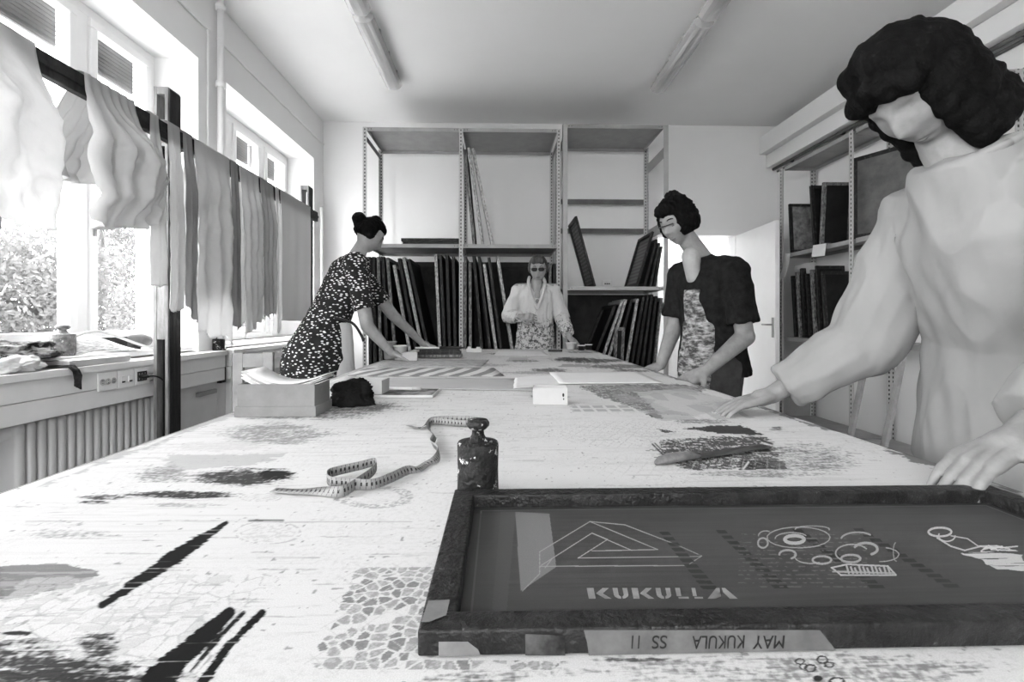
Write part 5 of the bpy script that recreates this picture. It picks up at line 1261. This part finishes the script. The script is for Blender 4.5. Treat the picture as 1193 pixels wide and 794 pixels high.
for s_ in (-1, 1): capsule(bm, pel + V(s_ * .09, 0, -.05), rel(V(.34 + s_ * .10, 4.49, .48)), .10, .08); capsule(bm, rel(V(.34 + s_ * .10, 4.49, .48)), rel(V(.34 + s_ * .11, 4.53, .10)), .078, .06, flat=True)
link('trousers', remeshed(bm, .007, 1), trouser_dark, t)
for s_ in (-1, 1): shoe(t, rel(V(.34 + s_ * .11, 4.53, .06)), (s_ * .15, -1, 0), shoe_m)
# ---- leaning person on the left: dark dress with pale dashes
t = thing('person', 'person in dark dress with pale dashes leaning over the left side of the table', 'person', (-1.1, 2.95, 0)); T = t.location.copy()
pel = rel(V(-1.10, 2.92, .93)); wai = rel(V(-1.06, 2.98, 1.10)); che = rel(V(-.955, 3.08, 1.39)); nek = rel(V(-.90, 3.13, 1.54))
hc = rel(b(431, 275, 3.2)); R = basis((.72, .35, -.55)); side = V(.55, -.83, 0)
shN = che + V(.08, -.14, .06); shF = che + V(-.02, .16, .08)
elN = rel(V(-.80, 2.93, 1.07)); wrN = rel(V(-.67, 3.0, .90)); elF = rel(V(-.74, 3.36, 1.14)); wrF = rel(V(-.56, 3.52, .935))
bm = B(); torso(bm, pel, wai, che, nek, side, .95); capsule(bm, che + V(.02, .02, .09), hc + V(-.04, -.02, -.06), .052, .046); head(bm, hc, R, .95)
for sh, el, wr in ((shN, elN, wrN), (shF, elF, wrF)): capsule(bm, che + V(.01, .01, .07), sh, .065, .05); arm(bm, sh, el, wr)
hand(bm, wrN, V(.8, .35, -.2), V(-.1, 0, 1), 1, .35); hand(bm, wrF, V(.75, .45, -.25), V(.1, 0, 1), 1, .3)
for s_, yy in ((-1, -.10), (1, .10)): leg(bm, pel + V(.0, yy, -.05), rel(V(-1.08, 2.92 + yy, .48)), rel(V(-1.14, 2.90 + yy * 1.2, .09)), None); capsule(bm, rel(V(-1.14, 2.90 + yy * 1.2, .06)), rel(V(-1.03, 2.93 + yy * 1.2, .035)), .035, .028)
link('body', remeshed(bm, VX, 1), skin, t); eyes(t, hc, R, .95)
bm = B(); bun_hair(bm, hc, R, cap_parts(.02, -.03, .004) + [(0, -.12, .05, .045), (0, -.10, .02, .035), (0, -.03, .11, .035)], .98); link('hair', remeshed(bm, .005, 1, folds(.004, 50, 8)), hair_dark, t)
dash = M_('dashed_dress', .02, .9, .004, 5)
nt = dash.node_tree; bs = nt.nodes['Principled BSDF']; tc = nt.nodes.new('ShaderNodeTexCoord'); mp = nt.nodes.new('ShaderNodeMapping'); mp.inputs['Scale'].default_value = (38, 38, 78); mp.inputs['Rotation'].default_value = (.0, .35, .0)
v = nt.nodes.new('ShaderNodeTexVoronoi'); v.inputs['Scale'].default_value = 1; v.inputs['Randomness'].default_value = .7; rp = nt.nodes.new('ShaderNodeValToRGB'); rp.color_ramp.elements[0].position = .27; rp.color_ramp.elements[1].position = .34
rp.color_ramp.elements[0].color = (.72, .72, .72, 1); rp.color_ramp.elements[1].color = (.012, .012, .012, 1)
nt.links.new(tc.outputs['Object'], mp.inputs[0]); nt.links.new(mp.outputs[0], v.inputs['Vector']); nt.links.new(v.outputs['Distance'], rp.inputs[0]); nt.links.new(rp.outputs[0], bs.inputs['Base Color'])
bm = B(); capsule(bm, pel + V(-.03, -.0, -.42), pel + V(0, 0, .0), .21, .185, 26, 1.08, side, True); capsule(bm, pel + V(0, 0, -.05), wai, .185, .122, 24, 1.2, side); capsule(bm, wai, che, .118, .122, 24, 1.3, side); capsule(bm, che, che + V(.03, .03, .06), .12, .085, 24, 1.4, side); capsule(bm, che + V(.03, .03, .05), che + V(.06, .06, .11), .085, .062, 20, 1.1, side, True)
for sh, el in ((shN, elN), (shF, elF)): capsule(bm, che + V(.02, .02, .06), sh, .08, .068); capsule(bm, sh, sh.lerp(el, .72), .066, .058, flat=True)
link('dress', remeshed(bm, VX, 2, folds(.008, 12, 14)), dash, t)
bm = B(); capsule(bm, wai + V(.11, -.04, -.02), pel + V(.15, -.04, -.25), .05, .09, 18, 1.4, side, True); link('apron', remeshed(bm, .007, 2, folds(.006, 16, 3)), cl_white, t)
bm = B(); tube(bm, smooth_pts([wai + V(.10, -.16, .02), wai + V(.19, -.12, -.01), wai + V(.23, -.08, -.08), wai + V(.24, -.06, -.12)], 6), .008, 8); obj('apron_strap', bm, black_plastic, t, True)
for yy in (-.12, .12): shoe(t, rel(V(-1.14, 2.90 + yy, .06)), (1, .2, 0), shoe_m)
# ---- person at the right: dark shirt, printed apron
t = thing('person', 'person in dark short-sleeved shirt and marbled apron bending over the right side of the table', 'person', (1.12, 2.45, 0)); T = t.location.copy()
pel = rel(V(1.11, 2.47, .92)); wai = rel(V(1.09, 2.45, 1.09)); che = rel(V(1.07, 2.44, 1.29)); nek = rel(V(1.02, 2.43, 1.45))
hc = rel(b(789, 259, 2.42)); R = basis((-.80, -.42, -.42), (-.15, 0, 1)); side = V(.45, -.89, 0)
shN = che + V(.06, -.15, .07); shF = che + V(-.08, .15, .08)
elN = rel(b(868, 392, 2.26)); wrN = rel(b(822, 432, 2.2)); elF = rel(b(785, 382, 2.6)); wrF = rel(b(770, 425, 2.52))
bm = B(); torso(bm, pel, wai, che, nek, side, .98); capsule(bm, che + V(-.01, 0, .10), hc + V(.035, .01, -.055), .054, .048); head(bm, hc, R, .98)
for sh, el, wr in ((shN, elN, wrN), (shF, elF, wrF)): capsule(bm, che + V(-.01, 0, .07), sh + V(0, 0, -.015), .058, .046); arm(bm, sh + V(0, 0, -.02), el, wr, (.046, .042, .042, .027))
hand(bm, wrN, V(-.75, .0, -.35), V(-.2, -.5, .7), -1, .8, s=1.05); hand(bm, wrF, V(-.75, -.1, -.35), V(-.3, -.3, .9), 1, .4)
for yy in (-.10, .10): leg(bm, pel + V(0, yy, -.05), rel(V(1.08, 2.46 + yy, .48)), rel(V(1.14, 2.47 + yy * 1.2, .09)), None); capsule(bm, rel(V(1.14, 2.47 + yy * 1.2, .06)), rel(V(1.03, 2.45 + yy * 1.2, .035)), .035, .028)
link('body', remeshed(bm, VX, 1), skin_dark, t); eyes(t, hc, R, .98)
bm = B(); bun_hair(bm, hc, R, cap_parts(.035, -.04, .008) + [(0, .055, .085, .035), (.03, .05, .08, .03), (-.03, .05, .08, .03), (0, -.03, .115, .04), (0, -.075, .06, .045), (0, -.085, .0, .04), (.045, -.02, .10, .03), (-.045, -.02, .10, .03)], 1.0); link('hair', remeshed(bm, .005, 1, folds(.009, 45, 28)), hair_dark, t)
shirt = M_('dark_checked_shirt', .011, .95, .005, 30, bump=.2, spec=.08)
bm = B(); capsule(bm, pel + V(0, 0, -.08), wai, .15, .12, 24, 1.3, side, True); capsule(bm, wai, che, .12, .125, 24, 1.38, side); capsule(bm, che, che + V(-.03, 0, .065), .12, .078, 24, 1.45, side)
for sh, el in ((shN, elN), (shF, elF)): capsule(bm, che + V(-.01, 0, .07), sh + V(0, 0, -.02), .082, .070); capsule(bm, sh + V(0, 0, -.02), sh.lerp(el, .80), .068, .070, flat=True)
link('shirt', remeshed(bm, VX, 2, folds(.009, 13, 44)), shirt, t)
apr = M_('marbled_apron', .04, .9, scale=22, g2=.42, lo=.42, hi=.68, stretch=(1, 1, 2.4), bump=.2)
fw = V(-.89, -.45, 0)
bm = B(); capsule(bm, pel + fw * .065 + V(0, 0, -.30), pel + fw * .075 + V(0, 0, .03), .125, .10, 22, 1.25, side, True); capsule(bm, pel + fw * .075, wai + fw * .06, .095, .08, 22, 1.25, side); capsule(bm, wai + fw * .06, che + fw * .078 + V(0, 0, -.02), .08, .06, 22, 1.15, side, True)
link('apron', remeshed(bm, VX, 2, folds(.008, 15, 52)), apr, t)
bm = B(); capsule(bm, nek + fw * .06 + V(0, 0, -.02), che + fw * .105 + V(0, 0, .03), .045, .035, 14, 1.1, side); link('chest_opening', remeshed(bm, .005, 1), skin, t)
bm = B()
for yy in (-.10, .10): capsule(bm, pel + V(0, yy, -.05), rel(V(1.08, 2.46 + yy, .48)), .105, .08); capsule(bm, rel(V(1.08, 2.46 + yy, .48)), rel(V(1.14, 2.47 + yy * 1.2, .10)), .078, .062, flat=True)
link('trousers', remeshed(bm, .007, 1), trouser_dark, t)
bm = B(); q = hc + R @ V(.052, .080, -.004)
tube(bm, [hc + R @ V(-.05, .084, .012), hc + R @ V(0, .095, .012), hc + R @ V(.05, .084, .012), hc + R @ V(.078, .0, .008)], .0025, 6); obj('glasses', bm, black_plastic, t, True)
for yy in (-.12, .12): shoe(t, rel(V(1.14, 2.47 + yy, .06)), (-1, -.1, 0), shoe_m)
# ---- nearest person at the right edge: dark bobbed hair, loose white shirt
t = thing('person', 'person with dark bobbed hair and loose white shirt leaning in nearest the camera', 'person', (1.1, .95, 0)); T = t.location.copy()
pel = rel(V(1.16, .98, .93)); wai = rel(V(1.12, .96, 1.08)); che = rel(V(1.03, .94, 1.28)); nek = rel(V(.925, .935, 1.435))
hc = rel(b(1070, 104, .95)); R = basis((-.62, -.10, -.80), (-.6, 0, .8)); side = V(.0, -1, 0)
shN = che + V(-.03, -.175, .06); shF = che + V(-.03, .175, .06)
elF = rel(V(.93, 1.20, 1.05)); wrF = rel(V(.74, 1.29, .905)); elN = rel(V(.95, .70, 1.05)); wrN = rel(V(.78, .70, .935))
bm = B(); torso(bm, pel, wai, che, nek, side, 1.0); capsule(bm, che + V(-.06, 0, .07), hc + V(.05, .02, -.04), .056, .052); head(bm, hc, R, 1.04)
for sh, el, wr in ((shN, elN, wrN), (shF, elF, wrF)): capsule(bm, che + V(-.03, 0, .06), sh, .068, .055); arm(bm, sh, el, wr)
hand(bm, wrN, V(-.85, -.05, -.42), V(-.3, 0, .9), -1, .55); hand(bm, wrF, V(-.9, .05, -.25), V(-.2, 0, 1), 1, .35)
for yy in (-.10, .10): leg(bm, pel + V(0, yy, -.05), rel(V(1.10, .98 + yy, .48)), rel(V(1.17, .98 + yy * 1.2, .09)), None); capsule(bm, rel(V(1.17, .98 + yy * 1.2, .06)), rel(V(1.06, .97 + yy * 1.2, .035)), .035, .028)
link('body', remeshed(bm, .0045, 1), skin_dark, t); eyes(t, hc, R, .98)
bm = B(); bob = []
for k in range(15):
    a = -PI * .5 + (k - 7) / 7 * PI * .72
    x, y = math.cos(a) * .062, math.sin(a) * .076
    for z in (.0, -.03, -.06, -.09, -.115): bob.append((x * 1.08, y - .004, z, .021))
bun_hair(bm, hc, R, cap_parts(.05, -.05, .0) + bob + [(-.045, .055, .05, .026), (.045, .055, .05, .026), (0, .062, .068, .026), (-.02, .064, .06, .025), (.02, .064, .06, .025), (0, .02, .10, .035), (.03, .03, .085, .035), (-.03, .03, .085, .035), (.05, .0, .05, .035), (-.05, .0, .05, .035)], 1.10); link('hair', remeshed(bm, .005, 3, folds(.006, 26, 61)), hair_dark, t)
shw = cloth_mat('loose_white_shirt', .27, .15, .02, 4, .2)
bm = B(); capsule(bm, pel + V(.0, 0, -.16), wai, .19, .155, 26, 1.35, side, True); capsule(bm, wai, che, .155, .15, 26, 1.35, side); capsule(bm, che, che + V(-.06, 0, .06), .145, .09, 26, 1.5, side); capsule(bm, che + V(-.05, 0, .04), nek + V(.0, 0, .0), .11, .076, 22, 1.15, side, True)
for sh, el, wr in ((shN, elN, wrN), (shF, elF, wrF)):
    capsule(bm, che + V(-.03, 0, .06), sh, .095, .085); capsule(bm, sh, el, .085, .080); capsule(bm, el, el.lerp(wr, .82), .078, .055, flat=True)
link('shirt', remeshed(bm, .005, 2, folds(.014, 9, 71)), shw, t)
bm = B(); nn = (nek - (che + V(-.05, 0, .04))).normalized(); ax_ = side.cross(nn)
tube(bm, [nek + side * (.086 * math.cos(a)) + ax_ * (.074 * math.sin(a)) - nn * .004 for a in np.linspace(0, 2 * PI, 25)], .008, 8); obj('collar', bm, shw, t, True)
bm = B()
for yy in (-.10, .10): capsule(bm, pel + V(0, yy, -.05), rel(V(1.10, .98 + yy, .48)), .105, .08); capsule(bm, rel(V(1.10, .98 + yy, .48)), rel(V(1.17, .98 + yy * 1.2, .10)), .078, .062, flat=True)
link('trousers', remeshed(bm, .007, 1), trouser_dark, t)
for yy in (-.12, .12): shoe(t, rel(V(1.17, .98 + yy, .06)), (-1, -.1, 0), shoe_m)
# ------------------------------------------------------------------ light, world, camera
w = bpy.data.worlds.new('sky'); S.world = w; w.use_nodes = True; nt = w.node_tree; bg = nt.nodes['Background']
tc = nt.nodes.new('ShaderNodeTexCoord'); sp = nt.nodes.new('ShaderNodeSeparateXYZ'); r = nt.nodes.new('ShaderNodeValToRGB')
nt.links.new(tc.outputs['Generated'], sp.inputs[0]); nt.links.new(sp.outputs['Z'], r.inputs[0]); nt.links.new(r.outputs[0], bg.inputs['Color'])
r.color_ramp.elements[0].position = 0; r.color_ramp.elements[0].color = (.75, .75, .75, 1); r.color_ramp.elements[1].position = .5; r.color_ramp.elements[1].color = (1, 1, 1, 1)
bg.inputs['Strength'].default_value = 11.0
for i, (a, b_) in enumerate(WIN):
    la = bpy.data.lights.new('window_portal', 'AREA'); la.shape = 'RECTANGLE'; la.size = b_ - a; la.size_y = ZT - ZS; la.cycles.is_portal = True
    o = bpy.data.objects.new('window_portal', la); C.objects.link(o); o.location = (-2.5, (a + b_) / 2, (ZS + ZT) / 2)
    o.rotation_euler = (0, -PI / 2, 0); o.rotation_euler = Vector((1, 0, 0)).to_track_quat('-Z', 'Y').to_euler()
la = bpy.data.lights.new('window_portal', 'AREA'); la.shape = 'RECTANGLE'; la.size = FILL_WIN[1] - FILL_WIN[0]; la.size_y = 2.0; la.cycles.is_portal = True  # portal of the added fill window behind the camera
o = bpy.data.objects.new('window_portal', la); C.objects.link(o); o.location = ((FILL_WIN[0] + FILL_WIN[1]) / 2, YF - .32, 1.9); o.rotation_euler = Vector((0, 1, 0)).to_track_quat('-Z', 'Y').to_euler()
S.view_settings.view_transform = 'Standard'; S.view_settings.look = 'None'; S.view_settings.gamma = 1; S.view_settings.use_curve_mapping = False
S.view_settings.exposure = 0.93
cam = bpy.data.cameras.new('camera'); co = bpy.data.objects.new('camera', cam); C.objects.link(co); S.camera = co
cam.sensor_width = 36; cam.lens = F / 1193 * 36; cam.shift_y = -25 / 1193; cam.clip_start = .02
co.location = (0, 0, CZ); co.rotation_euler = (PI / 2, 0, -TH)
